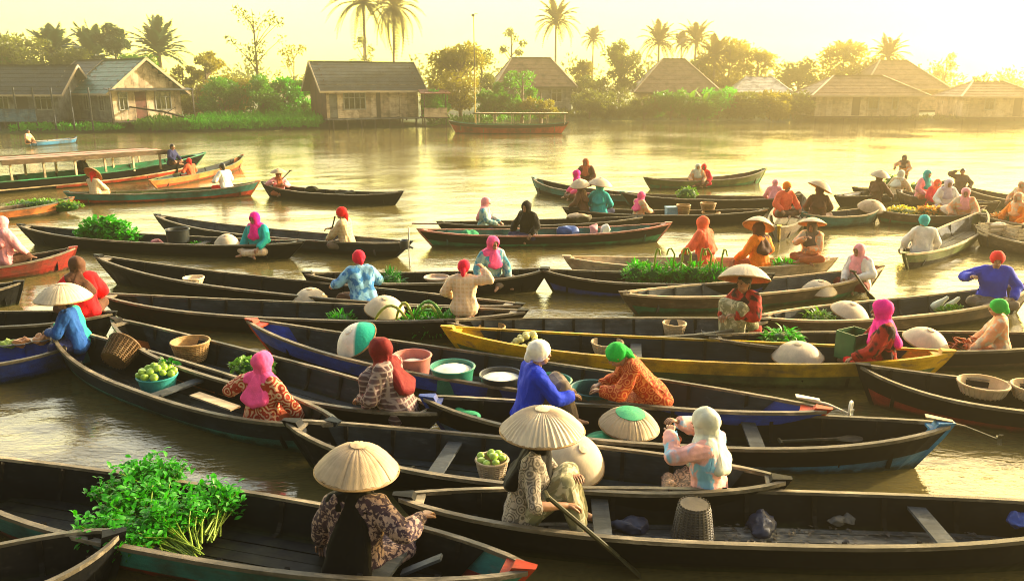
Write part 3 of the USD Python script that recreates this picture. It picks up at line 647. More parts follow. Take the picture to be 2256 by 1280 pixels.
def person(label, place, face, legs='cross', lean=8, side=0, twist=0, hands=((.25, .3, .25), (-.25, .3, .25)), elbow=(.9, -.5, -.5), head=(0, 5), shirt=None, skirt=None,
           cover='hijab', scarf=None, hat=None, size=1.0, detail=1, sleeves='long', scarf_tail=.16, back_drop=.16, front_drop=.14, band=None, group=None, shirt_len=0.0, hair_long=False, seed=0):
    """face: heading in degrees clockwise from straight away. hands: right, left targets. hat: dict for hat_parts with tilt (back, side)."""
    root = thing('person', label, 'person', place, -math.radians(face), group, size)
    edge = {2: .016, 1: .024, 0: .036}[detail]
    hz, kn, an, toe = LEGS[legs]
    P = np.array([0, 0, hz]); ln, sd = math.radians(lean), math.radians(side)
    up = np.array([math.sin(sd), math.sin(ln) * math.cos(sd), math.cos(ln) * math.cos(sd)])
    tw = math.radians(twist)
    rt = np.array([math.cos(tw), -math.sin(tw), 0.0]); rt -= up * (rt @ up); rt /= np.linalg.norm(rt)
    fw = np.cross(up, rt)
    A = lambda x, y, z, o=P: o + rt * x + fw * y + up * z
    waist, chest, S = A(0, .01, .18), A(0, .0, .32), A(0, -.01, .44)
    neck = A(0, .015, .49)
    hy, hp = math.radians(head[0]) + tw, math.radians(head[1])
    # head frame: yaw about z, pitch forward
    hf = np.array([math.sin(hy) * math.cos(hp), math.cos(hy) * math.cos(hp), -math.sin(hp)])
    hr = np.array([math.cos(hy), -math.sin(hy), 0.0]); hu = np.cross(hr, hf)
    Hc = neck + hu * .115 + hf * .02 + up * .02
    Hd = lambda x, y, z: Hc + hr * x + hf * y + hu * z
    basis = np.stack([hr, hf, hu], 1)
    def ell(c, r, s=_S):
        return m3.Manifold.hull_points((np.asarray(c) + (s * np.asarray(r)) @ basis.T).astype(np.float32))
    torso = [([(A(.085, 0, -.01), .095), (A(-.085, 0, -.01), .095), (waist + rt * .055, .08), (waist - rt * .055, .08)]),
             ([(waist + rt * .055, .08), (waist - rt * .055, .08), (chest + rt * .08 + fw * .02, .088), (chest - rt * .08 + fw * .02, .088)]),
             ([(chest + rt * .08 + fw * .02, .088), (chest - rt * .08 + fw * .02, .088), (S + rt * .125, .052), (S - rt * .125, .052)])]
    body = [hull(*t) for t in torso] + [hull((S, .06), (neck, .046)), hull((neck, .046), (Hc - hu * .03 - hf * .01, .05))]
    ss = trimesh.creation.icosphere(2).vertices
    body += [ell(Hd(0, -.005, .015), (.074, .09, .095), ss), ell(Hd(0, .03, -.055), (.052, .055, .055)), hull((Hd(0, .082, .012), .008), (Hd(0, .102, -.022), .011), (Hd(0, .085, -.026), .012), s=_S0),
             ell(Hd(.076, -.005, -.005), (.012, .02, .03), _S0), ell(Hd(-.076, -.005, -.005), (.012, .02, .03), _S0), ell(Hd(0, .086, -.052), (.022, .01, .012), _S0)]
    sleeve, wrists = [], []
    for k, sg in ((0, 1), (1, -1)):
        sh = S + rt * (.15 * sg)
        tgt = np.asarray(hands[k], float)
        el, wr = bend(sh, tgt, .26, .235, np.array([elbow[0] * sg, elbow[1], elbow[2]]))
        fd = (wr - el) / np.linalg.norm(wr - el)
        body += chain([(sh, .05), (el, .037), (el + (wr - el) * .4, .036), (wr, .024)])
        # hand: palm, four fingers of unequal length, thumb leaving the side of the palm
        pn = np.cross(fd, np.array([0, 0, 1.0])); pn = pn / max(1e-6, np.linalg.norm(pn)) if np.linalg.norm(pn) > .1 else rt
        ac, dn = pn * sg, np.cross(pn * sg, fd) * sg
        if dn[2] > 0: dn = -dn
        palm = [(wr, .022)] + [(wr + fd * .075 + ac * (w * .012), .0125) for w in (-2.2, -.7, .8, 2.3)]
        body.append(hull(*palm, s=_S0))
        for q, (w, L) in enumerate(((-2.3, .056), (-.8, .07), (.75, .074), (2.3, .066))):
            b0 = wr + fd * .075 + ac * w * .0125
            b1 = b0 + (fd * .85 + dn * .5) * L * .5; b2 = b1 + (fd * .3 + dn * .95) * L * .5
            body += chain([(b0, .0095), (b1, .009), (b2, .0075)], s=_S0)
        t0 = wr + fd * .025 + ac * .022; t1 = t0 + fd * .03 + ac * .028 + dn * .01; t2 = t1 + fd * .03 + dn * .022
        body += chain([(t0, .012), (t1, .0105), (t2, .008)], s=_S0)
        se = wr if sleeves == 'long' else (el + (wr - el) * .12 if sleeves == 'elbow' else sh + (el - sh) * .55)
        js = [(sh - rt * .03 * sg, .09), (sh, .085), (el, .076), (el + (wr - el) * .5, .07), (wr - fd * .01, .056)] if sleeves == 'long' else [(sh - rt * .03 * sg, .07), (sh, .064), (se, .055)]
        if sleeves == 'elbow':
            js = [(sh - rt * .03 * sg, .07), (sh, .064), (el, .052), (se, .05)]
        cd = fd if sleeves != 'short' else (el - sh) / np.linalg.norm(el - sh)
        for c in chain(js):
            sleeve.append(c)
        sleeve[-1] = sleeve[-1].trim_by_plane((-cd).tolist(), float(-cd @ se))
        wrists.append(wr)
    dress, ankles = [], []
    for sg in (1, -1):
        hip = P + np.array([.085 * sg, 0, -.01])
        K, N = np.array([kn[0] * sg, kn[1], kn[2]]), np.array([an[0] * sg, an[1], an[2]])
        if legs == 'cross' and sg < 0:
            N = N + (0, .07, .03)
        body += chain([(hip, .085), (K, .05), (N, .034)])
        td = np.array([toe[0] * sg, toe[1], toe[2]], float); td /= np.linalg.norm(td)
        body.append(hull((N - td * .03 - (0, 0, .02), .028), (N + td * .09 - (0, 0, .03), .026), (N, .033)))
        body.append(hull((N + td * .09 - (0, 0, .03), .026), (N + td * .15 - (0, 0, .035), .018)))
        dress += chain([(hip, .115), (K, .078), (N, .058)])
        ankles.append((hip, K, N))
    (h1, k1, n1), (h2, k2, n2) = ankles
    if legs != 'cross':
        dress.append(hull((h1, .11), (h2, .11), (k1, .076), (k2, .076)))
        dress.append(hull((k1, .076), (k2, .076), (n1 + (0, 0, .03), .065), (n2 + (0, 0, .03), .065)))
    else:
        dress.append(hull((h1, .11), (h2, .11), ((k1 + n2) / 2, .05), ((k2 + n1) / 2, .05)))
    dress.append(hull((A(.085, 0, 0), .112), (A(-.085, 0, 0), .112), (A(0, 0, .1), .1)))
    b = part(root, 'body', finish(body, edge, 4), SKIN, True)
    sk = part(root, 'skirt', finish(dress, edge * 1.1, 5, .015, 12, seed), skirt or SARONG, True)
    g = .042
    tops = [hull(*[(p, r + g) for p, r in t]) for t in torso] + sleeve + [hull((S + rt * .09, .06), (S - rt * .09, .06), (neck - up * .015, .055))]
    lowhem = [(A(.1, 0, .0 - shirt_len), .124), (A(-.1, 0, .0 - shirt_len), .124), (waist + rt * .06, .1), (waist - rt * .06, .1)]
    tops.append(hull(*lowhem))
    part(root, 'shirt', finish(tops, edge, 5, .024, 11, seed + 3), shirt, True)
    if detail:
        for sg in (1, -1):
            part(root, 'eye', move((( _S * (.011, .006, .007)) @ basis.T, trimesh.creation.icosphere(1).faces), Hd(.03 * sg, .081, .012)), EYE, True)
            part(root, 'eyebrow', tube([Hd(.012 * sg, .088, .03), Hd(.03 * sg, .084, .036), Hd(.048 * sg, .073, .03)], .0035, 4), HAIR)
        part(root, 'lips', move(((_S * (.02, .008, .008)) @ basis.T, trimesh.creation.icosphere(1).faces), Hd(0, .089, -.052)), LIP, True)
    if cover == 'hijab':
        hood = [ell(Hd(0, -.018, .02), (.104, .118, .112), ss), hull((Hd(0, -.02, -.03), .1), (neck + up * .0, .088)),
                hull((neck, .092), (S + rt * .12, .092), (S - rt * .12, .092)),
                hull((neck + fw * .02, .085), (A(.08, .11, .43 - front_drop), .06), (A(-.08, .11, .43 - front_drop), .06), (A(0, .13, .40 - front_drop), .045)),
                hull((neck - fw * .02, .088), (A(.12, -.115 - .3 * max(0, back_drop - .16), .42 - back_drop), .05), (A(-.12, -.115 - .3 * max(0, back_drop - .16), .42 - back_drop), .05), (A(0, -.135 - .3 * max(0, back_drop - .16), .38 - back_drop), .05))]
        face_hole = m3.Manifold.hull_points((Hd(0, .125, -.018) + (ss * (.062, .085, .086)) @ basis.T).astype(np.float32))
        sc = part(root, 'headscarf', finish(hood, edge, 4, .016, 14, seed + 5, sub=face_hole), scarf, True)
        if band is not None:
            part(root, 'scarf_band', finish([ell(Hd(0, .02, .075), (.09, .095, .05))], .02, 3), band, True)
    elif cover == 'cap':
        capm = [ell(Hd(0, -.022, .03), (.098, .114, .106), ss), hull((Hd(0, -.09, .0), .05), (Hd(.01, -.12, -.04), .032), (Hd(0, -.115, -.04 - scarf_tail), .024))]
        cutp = m3.Manifold.hull_points((Hd(0, .135, -.05) + (ss * (.09, .1, .09)) @ basis.T).astype(np.float32))
        part(root, 'headscarf', finish(capm, edge, 4, .01, 17, seed + 5, sub=cutp), scarf, True)
    elif cover == 'hair':
        hm = [ell(Hd(0, -.02, .035), (.084, .098, .09), ss), hull((Hd(0, -.06, .02), .06), (Hd(0, -.06, -.06), .05))]
        cutp = m3.Manifold.hull_points((Hd(0, .11, -.05) + (ss * (.09, .075, .1)) @ basis.T).astype(np.float32))
        part(root, 'hair', finish(hm, edge, 3, .004, 40, seed, sub=cutp), HAIR, True)
    if hat:
        ht = dict(hat); tb, ts = map(math.radians, ht.pop('tilt', (0, 0))); lift = ht.pop('lift', .06)
        def M(m, o=Hd(0, -.01, lift)):
            v = m[0] @ rot(0, -tb).T @ rot(1, ts).T
            return v @ np.stack([hr, np.cross([0, 0, 1.0], hr), [0, 0, 1.0]], 1).T + o, m[1]
        hat_parts(root, seed=seed, M=M, **ht)
    return root
SARONG = cloth('dark_sarong', (0.07, 0.045, 0.035), (0.22, 0.13, 0.09), 'batik', 14)
def paddle(label, a, b, blade=True, mat=None):
    """Wooden paddle from the top of its shaft a to the blade tip b."""
    a, b = np.asarray(a, float), np.asarray(b, float); d = b - a; L = np.linalg.norm(d); d /= L
    o = thing('paddle', label, 'paddle', a)
    part(o, 'shaft', tube([(0, 0, 0), d * L * .72], [.016, .018], 7), mat or MAT['brown'], 40)
    u = np.cross(d, (0, 0, 1.0)); u /= np.linalg.norm(u)
    part(o, 'grip', tube([-u * .05, u * .05], [.018, .018], 6), mat or MAT['brown'], 40)
    rings = []
    n = np.cross(u, d)
    for q, w in ((.66, .02), (.74, .05), (.85, .075), (.95, .065), (1, .03)):
        c = d * L * q
        rings.append([c - u * w, c - n * .01, c + u * w, c + n * .01])
    part(o, 'blade', loft(rings), mat or MAT['brown'])
    return o
K = {}
def colours():
    K.update(
        magenta=cloth('magenta_cloth', (0.85, 0.008, 0.28)), pink=cloth('pink_cloth', (0.88, 0.09, 0.28)), palepink=cloth('pale_pink_cloth', (0.8, 0.32, 0.36)), red=cloth('red_cloth', (0.75, 0.012, 0.02)),
        crimson=cloth('crimson_cloth', (0.68, 0.01, 0.05)), maroon=cloth('maroon_cloth', (0.16, 0.012, 0.015)), white=cloth('white_cloth', (0.74, 0.69, 0.62)), sage=cloth('sage_cloth', (0.55, 0.55, 0.45)),
        green=cloth('bright_green_cloth', (0.01, 0.42, 0.05)), teal=cloth('teal_cloth', (0.01, 0.36, 0.36)), black=cloth('black_cloth', (0.004, 0.0035, 0.0035)), brown=cloth('brown_cloth', (0.10, 0.045, 0.028)),
        blue=cloth('royal_blue_cloth', (0.004, 0.03, 0.5)), skyblue=cloth('sky_blue_cloth', (0.2, 0.42, 0.62), (0.03, 0.16, 0.42), 'patch', 8), beige=cloth('beige_cloth', (0.66, 0.47, 0.3), (0.72, 0.57, 0.42), 'plaid', 5), tan=cloth('tan_cloth', (0.5, 0.36, 0.2), (0.6, 0.48, 0.3), 'plaid', 5),
        orange=cloth('orange_cloth', (0.8, 0.2, 0.012)), coral=cloth('coral_cloth', (0.8, 0.12, 0.055)), peach=cloth('peach_cloth', (0.75, 0.34, 0.17), (0.6, 0.5, 0.36), 'patch', 12), lilac=cloth('lilac_cloth', (0.5, 0.42, 0.5)),
        batik=cloth('red_batik_cloth', (0.36, 0.04, 0.022), (0.62, 0.36, 0.22), 'batik', 9), floral=cloth('red_floral_cloth', (0.36, 0.04, 0.012), (0.55, 0.17, 0.05), 'batik', 13), plaid=cloth('plaid_cloth', (0.10, 0.055, 0.06), (0.32, 0.24, 0.22), 'plaid', 6),
        camo=cloth('dark_floral_cloth', (0.05, 0.03, 0.045), (0.34, 0.23, 0.19), 'patch', 32), sky_pink=cloth('pink_and_blue_cloth', (0.75, 0.38, 0.34), (0.22, 0.48, 0.68), 'patch', 5), bluegreen=cloth('blue_and_green_cloth', (0.012, 0.07, 0.28), (0.02, 0.5, 0.3), 'half'),
        tealpale=cloth('pale_teal_patterned_cloth', (0.3, 0.42, 0.38), (0.06, 0.25, 0.35), 'patch', 9), lace=cloth('grey_lace_cloth', (0.32, 0.27, 0.22), (0.12, 0.1, 0.08), 'batik', 16), khaki=cloth('khaki_patterned_cloth', (0.2, 0.19, 0.11), (0.42, 0.38, 0.26), 'patch', 14),
        redblack=cloth('red_and_black_cloth', (0.35, 0.02, 0.015), (0.03, 0.01, 0.01), 'patch', 6), rust=cloth('rust_cloth', (0.4, 0.12, 0.05)), darkblue=cloth('dark_blue_cloth', (0.015, 0.02, 0.08)), greybrown=cloth('grey_brown_cloth', (0.16, 0.12, 0.09)))
colours()
def sitter(label, bt, px, py, face, top=.70, **k):
    """Seats a person in boat bt so that the head shows at (px, py)."""
    fl = k.pop('floor', .056); size = k.get('size', 1.0); room = k.pop('room', .27)
    hz = LEGS[k.get('legs', 'cross')][0]; ln = math.radians(k.get('lean', 8)); sd = math.radians(k.get('side', 0))
    hh = (hz + .49 * math.cos(ln) * math.cos(sd) + .135) * size
    f = math.radians(face); fwd = (.49 * math.sin(ln) + .03) * size; rgt = .55 * math.sin(sd) * size
    off = np.array([math.sin(f) * fwd + math.cos(f) * rgt, math.cos(f) * fwd - math.sin(f) * rgt, 0])
    B = BT[bt]
    for step in range(12):      # sits a little higher or lower until the seat lies within the boat
        p = at(px, py, fl + hh) - off
        u, v = B.local(p); lim = max(0.02, B.w(min(1, abs(u) / (B.L / 2))) - room) if abs(u) < B.L / 2 else .02
        vv = min(max(v, -lim), lim)
        if abs(vv - v) < .02:
            break
        if v > lim and fl < .34:
            fl += .03
        elif v < -lim and size > .86:
            hh *= (size - .02) / size; size -= .02; k['size'] = size
        else:
            break
    q = B.world(u, vv, fl)
    if abs(vv - v) > .08:
        s = proj(q + off + (0, 0, hh)); print(f'  person in {bt} at {px},{py}: {v:.2f} -> {vv:.2f}; head now at {s[0]:.0f},{s[1]:.0f}')
    return person(label, q, face, **k)
HAT = dict(R=.30, H=.17)
# nearest rows
sitter('person seen from behind in dark floral clothes under a coarse leaf hat', 'front_left', 786, 1050, 10, lean=6, hands=((.42, .16, .42), (-.34, .22, .1)), shirt=K['camo'], skirt=K['camo'], scarf=K['black'], back_drop=.36, hat=dict(R=.275, H=.17, strips=30, mat=STRAW_BROWN, tilt=(0, 4), lift=.05), detail=2, seed=1)
p_front = sitter('person in grey lace and khaki under a wide pleated hat, holding a paddle', 'front_right', 1190, 962, 98, legs='knees_up', lean=12, room=.3, hands=((.2, .34, .3), (-.02, .36, .42)), sleeves='elbow', shirt=K['lace'], skirt=K['khaki'], scarf=K['black'], hat=dict(R=.30, H=.155, strips=46, mat=STRAW_PALE, lift=.06), detail=2, seed=2)
sitter('person in white headscarf and pink and blue jacket, hands raised', 'limes', 1556, 930, 300, legs='cross', lean=4, hands=((.12, .34, .62), (-.1, .32, .6)), shirt=K['sky_pink'], skirt=SARONG, scarf=K['sage'], back_drop=.14, detail=2, seed=3, size=.95)
sitter('person in pink headscarf and red flowered blouse, back to the viewer', 'fruit', 577, 800, 20, lean=6, hands=((.36, .18, .12), (-.26, .2, .45)), shirt=K['batik'], skirt=K['rust'], scarf=K['pink'], back_drop=.15, detail=2, seed=4)
sitter('person in maroon headscarf and plaid top stooping forward', 'basket', 842, 770, 285, lean=20, legs='knee_high', hands=((.1, .4, .2), (-.12, .38, .22)), shirt=K['plaid'], skirt=K['plaid'], scarf=K['maroon'], detail=2, back_drop=.2, seed=5)
sitter('person in white headwrap and royal blue top, knees drawn up', 'navy', 1186, 778, 75, lean=10, legs='knees_up', hands=((.1, .42, .3), (-.1, .42, .3)), shirt=K['blue'], skirt=K['greybrown'], scarf=K['white'], cover='cap', scarf_tail=.02, detail=2, seed=6, floor=.16)
sitter('person in green headscarf and red floral blouse bending over an empty tub', 'rice', 1375, 772, 272, lean=42, legs='kneel', hands=((.12, .58, .26), (-.12, .6, .28)), shirt=K['floral'], skirt=K['floral'], scarf=K['green'], cover='cap', scarf_tail=.1, head=(0, 40), detail=2, seed=7, floor=.1)
sitter('person in blue and green shirt under a broad pink and straw hat', 'left_blue', 138, 668, 265, lean=12, hands=((.1, .36, .3), (-.1, .36, .3)), shirt=K['bluegreen'], skirt=K['darkblue'], cover='hair', hat=dict(R=.36, H=.2, strips=40, mat=STRAW_PALE, tip=None, lift=.04), detail=2, seed=8, floor=.2)
sitter('person in dark brown headscarf and scarlet top beside the broad hat', 'left_dark', 168, 585, 325, lean=8, hands=((.2, .3, .2), (-.2, .3, .3)), shirt=K['red'], skirt=K['brown'], scarf=K['brown'], detail=1, seed=9, floor=.26)
# middle
sitter('person in crimson headscarf and beige shirt raising one arm, back turned', 'panels', 1022, 590, 5, lean=2, legs='kneel', floor=.25, hands=((.28, .1, .78), (-.22, .2, .3)), shirt=K['beige'], skirt=K['rust'], scarf=K['crimson'], cover='cap', scarf_tail=.06, detail=1, seed=10)
sitter('person in sky blue shirt and dark red cap leaning over the black canoe', 'black_long', 790, 570, 330, lean=14, hands=((.2, .36, .3), (-.34, .36, .3)), shirt=K['skyblue'], skirt=K['brown'], scarf=K['crimson'], cover='cap', scarf_tail=.02, detail=1, seed=11)
sitter('person in pink headscarf and pale teal patterned blouse', 'twelve', 1086, 536, 150, lean=6, hands=((.3, .2, .12), (-.2, .3, .12)), shirt=K['tealpale'], skirt=K['greybrown'], scarf=K['pink'], detail=1, seed=12)
sitter('person in red headscarf and tan shirt paddling the grey motor canoe', 'motor', 752, 470, 285, lean=8, hands=((.1, .42, .38), (-.06, .4, .2)), shirt=K['tan'], skirt=K['greybrown'], scarf=K['red'], cover='cap', scarf_tail=.12, detail=1, seed=13)
sitter('person in magenta headscarf and teal top beside the pale lying hat', 'heap', 560, 482, 200, lean=5, hands=((.25, .2, .12), (-.2, .3, .2)), shirt=K['teal'], skirt=K['beige'], scarf=K['magenta'], detail=1, seed=14)
sitter('person in pink headscarf and dark top at the left edge', 'edge_red', 4, 492, 20, lean=4, hands=((.25, .25, .15), (-.25, .25, .15)), shirt=K['palepink'], skirt=K['brown'], scarf=K['palepink'], detail=1, seed=15)
sitter('person in pale pink headscarf facing the one in black', 'r5', 1070, 446, 95, lean=6, hands=((.2, .36, .25), (-.1, .4, .25)), shirt=K['tealpale'], skirt=K['darkblue'], scarf=K['palepink'], detail=0, seed=16)
sitter('person in black headscarf and navy clothes in the teal and pink boat', 'r6', 1160, 456, 215, lean=6, hands=((.3, .2, .15), (-.25, .3, .2)), shirt=K['black'], skirt=K['darkblue'], scarf=K['black'], detail=1, seed=17)
sitter('person in coral red headscarf and robe behind the tall greens', 'cream', 1548, 492, 315, lean=6, hands=((.2, .25, .15), (-.25, .28, .2)), shirt=K['coral'], skirt=K['greybrown'], scarf=K['coral'], detail=1, back_drop=.26, seed=18)
sitter('person in orange shirt under a pale tilted hat', 'cream', 1672, 505, 330, lean=6, hands=((.25, .25, .2), (-.3, .25, .2)), shirt=K['orange'], skirt=K['rust'], scarf=K['brown'], hat=dict(R=.27, H=.17, strips=0, mat=STRAW_PALE, tilt=(14, 28), lift=.05), detail=1, seed=19)
sitter('person in peach clothes under a red rimmed hat, gripping a long paddle', 'cream', 1790, 500, 215, lean=4, hands=((.05, .3, .52), (-.02, .28, .3)), shirt=K['peach'], skirt=K['rust'], scarf=K['greybrown'], hat=dict(R=.27, H=.12, strips=0, mat=STRAW_PALE, under=STRAW_RED, tilt=(-18, 6), lift=.06), detail=1, seed=20, floor=.3)
sitter('person in white shirt and pale pink scarf paddling with both hands', 'paddler', 1893, 552, 240, lean=8, hands=((.05, .36, .2), (-.2, .32, .3)), shirt=K['white'], skirt=K['maroon'], scarf=K['palepink'], detail=1, seed=21)
sitter('person in maroon clothes under the biggest tilted hat', 'hatman', 1640, 622, 235, lean=10, legs='knee_high', hands=((.1, .36, .3), (-.1, .36, .35)), shirt=K['redblack'], skirt=K['khaki'], cover='hair', hat=dict(R=.32, H=.18, strips=36, mat=STRAW_PALE, tilt=(-16, 14), lift=.05), detail=1, seed=22)
sitter('person in red headwrap and blue shirt raising one hand', 'blue_woman', 2196, 572, 205, lean=4, hands=((.3, .22, .48), (-.25, .2, .2)), shirt=K['blue'], skirt=K['greybrown'], scarf=K['red'], cover='cap', scarf_tail=.1, detail=1, seed=23)
sitter('person in vivid magenta headscarf and red and black clothes', 'yellow', 1946, 685, 290, lean=6, legs='cross', hands=((.25, .34, .16), (-.2, .34, .2)), shirt=K['redblack'], skirt=K['red'], scarf=K['magenta'], detail=2, back_drop=.14, seed=24)
sitter('person in bright green cap and peach shirt beside the carrots', 'carrots', 2198, 678, 300, lean=8, hands=((.2, .34, .15), (-.2, .34, .15)), shirt=K['peach'], skirt=K['rust'], scarf=K['green'], cover='cap', scarf_tail=.02, detail=1, seed=25)
sitter('person in white shirt and teal cap seen from behind', 'r12', 2036, 488, 10, lean=4, hands=((.28, .22, .15), (-.28, .22, .15)), shirt=K['white'], skirt=K['greybrown'], scarf=K['teal'], cover='cap', scarf_tail=.02, detail=1, seed=26)
# far groups
sitter('person in red scarf and beige blouse holding something up near the baskets', 'r3', 1414, 432, 60, lean=6, hands=((.2, .3, .3), (-.1, .32, .35)), shirt=K['peach'], skirt=K['brown'], scarf=K['pink'], detail=0, seed=27)
sitter('person in dark clothes under the front pale hat of the cluster', 'r3', 1278, 412, 300, hands=((.2, .3, .2), (-.2, .3, .2)), shirt=K['brown'], skirt=K['black'], scarf=K['brown'], hat=dict(R=.28, H=.16, mat=STRAW_PALE, tilt=(0, -14)), detail=0, seed=28)
sitter('person in turquoise top under a pale hat of the cluster', 'r3', 1322, 412, 20, hands=((.2, .3, .2), (-.2, .3, .2)), shirt=K['teal'], skirt=K['darkblue'], scarf=K['teal'], hat=dict(R=.3, H=.16, mat=STRAW_PALE, tilt=(0, 8)), detail=0, seed=29)
sitter('person in magenta scarf behind the hat cluster', 'r1', 1270, 384, 260, hands=((.2, .3, .2), (-.2, .3, .2)), shirt=K['pink'], skirt=K['brown'], scarf=K['magenta'], detail=0, seed=30, room=-.5, floor=.1)
sitter('person in dark red scarf, highest of the hat cluster', 'r1', 1291, 358, 200, hands=((.2, .3, .2), (-.2, .3, .2)), shirt=K['brown'], skirt=K['brown'], scarf=K['rust'], detail=0, seed=31, room=-.9, floor=.1)
sitter('person in grey green headscarf sharing the pale green canoe', 'r4', 1538, 368, 190, hands=((.2, .3, .2), (-.2, .3, .2)), shirt=K['peach'], skirt=K['brown'], scarf=K['sage'], detail=0, seed=32)
sitter('person all in red sharing the pale green canoe', 'r4', 1560, 370, 200, hands=((.2, .3, .2), (-.2, .3, .2)), shirt=K['crimson'], skirt=K['crimson'], scarf=K['red'], detail=0, seed=33)
sitter('person in long pale pink scarf left of the yellow bow', 'r2', 1709, 404, 20, hands=((.2, .3, .2), (-.2, .3, .2)), shirt=K['palepink'], skirt=K['rust'], scarf=K['palepink'], back_drop=.3, detail=0, seed=34)
sitter('person in orange cap and coral shirt over the yellow bow', 'r7', 1733, 412, 160, hands=((.25, .3, .2), (-.25, .3, .2)), shirt=K['coral'], skirt=K['brown'], scarf=K['orange'], cover='cap', scarf_tail=.02, detail=0, seed=35)
sitter('person in brown under a leaning pale hat in the teal canoe', 'r8', 1806, 420, 20, hands=((.2, .3, .2), (-.2, .3, .2)), shirt=K['brown'], skirt=K['brown'], scarf=K['brown'], hat=dict(R=.3, H=.18, mat=STRAW_BROWN, tilt=(10, 24)), detail=0, seed=36)
sitter('person in dark brown under a pale hat, reaching forward', 'r9', 1938, 392, 60, hands=((.25, .4, .2), (-.2, .4, .3)), shirt=K['brown'], skirt=K['black'], scarf=K['brown'], hat=dict(R=.27, H=.16, mat=STRAW_PALE, tilt=(0, 10)), detail=0, seed=37, room=-.1)
sitter('person standing tall in peach clothes above the far canoes', 'r9', 1993, 348, 220, legs='stand', size=.75, hands=((.3, .2, 1.0), (-.2, .3, .9)), shirt=K['peach'], skirt=K['greybrown'], scarf=K['greybrown'], detail=0, seed=38, room=-.5)
sitter('person in pale teal headscarf in the grey brown canoe', 'r14', 2043, 384, 160, hands=((.2, .3, .2), (-.2, .3, .2)), shirt=K['palepink'], skirt=K['rust'], scarf=K['teal'], detail=0, seed=39)
sitter('person in lilac headscarf and white blouse', 'r14', 2090, 405, 190, hands=((.2, .3, .2), (-.2, .3, .2)), shirt=K['white'], skirt=K['lilac'], scarf=K['lilac'], detail=0, seed=40, room=-.3)
sitter('person in grey brown raising an arm to the head', 'r15', 2118, 378, 200, hands=((.2, .2, .75), (-.25, .2, .2)), shirt=K['greybrown'], skirt=K['brown'], scarf=K['greybrown'], cover='hair', detail=0, seed=41, room=-.2)
sitter('person in rosy headscarf and cream blouse beside the piled fruit', 'r10', 2128, 425, 210, hands=((.25, .3, .2), (-.2, .3, .2)), shirt=K['peach'], skirt=K['rust'], scarf=K['palepink'], detail=0, seed=42, room=.05)
sitter('person in peach at the right edge among the far canoes', 'r15', 2250, 408, 240, hands=((.25, .3, .2), (-.2, .3, .2)), shirt=K['peach'], skirt=K['rust'], scarf=K['peach'], detail=0, seed=43)
sitter('person with dark hair and a pale shirt in the blue rowing boat', 'row', 72, 291, 100, hands=((.25, .3, .2), (-.2, .3, .2)), shirt=K['peach'], skirt=K['brown'], cover='hair', detail=0, seed=44)
sitter('person in white shirt with red cloth in the green and red canoe', 'redgreen', 490, 368, 300, hands=((.25, .3, .2), (-.2, .3, .3)), shirt=K['white'], skirt=K['red'], cover='hair', detail=0, seed=45)
sitter('person in red shirt near the raised orange bow', 'orange_bow', 447, 356, 300, hands=((.25, .3, .2), (-.2, .3, .3)), shirt=K['coral'], skirt=K['red'], scarf=K['red'], cover='cap', detail=0, seed=46)
sitter('person whose orange hat shows its hollow underside', 'redgreen', 203, 388, 10, lean=-4, hands=((.25, .3, .2), (-.2, .3, .2)), shirt=K['beige'], skirt=K['tan'], scarf=K['red'], cover='cap', hat=dict(R=.30, H=.15, mat=STRAW_RED, under=STRAW_RED, tilt=(52, 8), lift=.03), detail=0, seed=47)
sitter('person in rosy clothes under a small straw hat, lifting a paddle', 'hatrow', 614, 384, 150, hands=((.25, .3, .5), (-.1, .3, .4)), shirt=K['palepink'], skirt=K['rust'], scarf=K['rust'], hat=dict(R=.26, H=.13, mat=STRAW), detail=0, seed=48)
sitter('person in dark clothes sitting under the plank canopy', 'klotok', 180, 348, 90, hands=((.25, .3, .2), (-.2, .3, .2)), shirt=K['black'], skirt=K['black'], cover='hair', detail=0, seed=49)
sitter('person with dark hair at the bow of the green boat', 'klotok', 380, 324, 100, room=-.35, hands=((.25, .3, .2), (-.2, .3, .2)), shirt=K['darkblue'], skirt=K['brown'], cover='hair', detail=0, seed=50, floor=.5)
sitter('person bending in ochre clothes beneath the standing one', 'r9', 1985, 384, 60, lean=20, hands=((.25, .4, .2), (-.2, .4, .3)), shirt=K['tan'], skirt=K['brown'], scarf=K['sage'], detail=0, seed=51, room=0)
sitter('person in coral scarf between the turquoise and lilac ones', 'r14', 2066, 404, 170, hands=((.2, .3, .2), (-.2, .3, .2)), shirt=K['crimson'], skirt=K['brown'], scarf=K['coral'], detail=0, seed=52, room=0)
sitter('person in amber top on the goods boat at the right edge', 'r16', 2244, 436, 250, hands=((.2, .3, .2), (-.2, .3, .2)), shirt=K['orange'], skirt=K['rust'], scarf=K['peach'], detail=0, seed=53)
# ------------------------------------------------------------------ goods in the boats
L_VIVID = leafy('vivid_leaf', (0.03, 0.26, 0.006), (0.46, 0.76, 0.04), trans=0.42)
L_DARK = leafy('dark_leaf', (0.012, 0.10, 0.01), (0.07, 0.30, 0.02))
L_LIGHT = leafy('light_leaf', (0.10, 0.24, 0.015), (0.42, 0.52, 0.06))
L_STEM = leafy('pale_stem', (0.22, 0.32, 0.03), (0.6, 0.55, 0.1), trans=0.15)
P_GREEN = plain('green_plastic', (0.02, 0.16, 0.11), 0.35, 0.12)
P_TEAL = plain('teal_plastic', (0.03, 0.25, 0.25), 0.35, 0.12)
P_DARK = plain('dark_plastic', (0.012, 0.016, 0.02), 0.35, 0.12)
P_PINK = plain('pink_plastic', (0.46, 0.16, 0.13), 0.4, 0.12)
P_BLUE = plain('blue_plastic', (0.02, 0.07, 0.3), 0.4, 0.2)
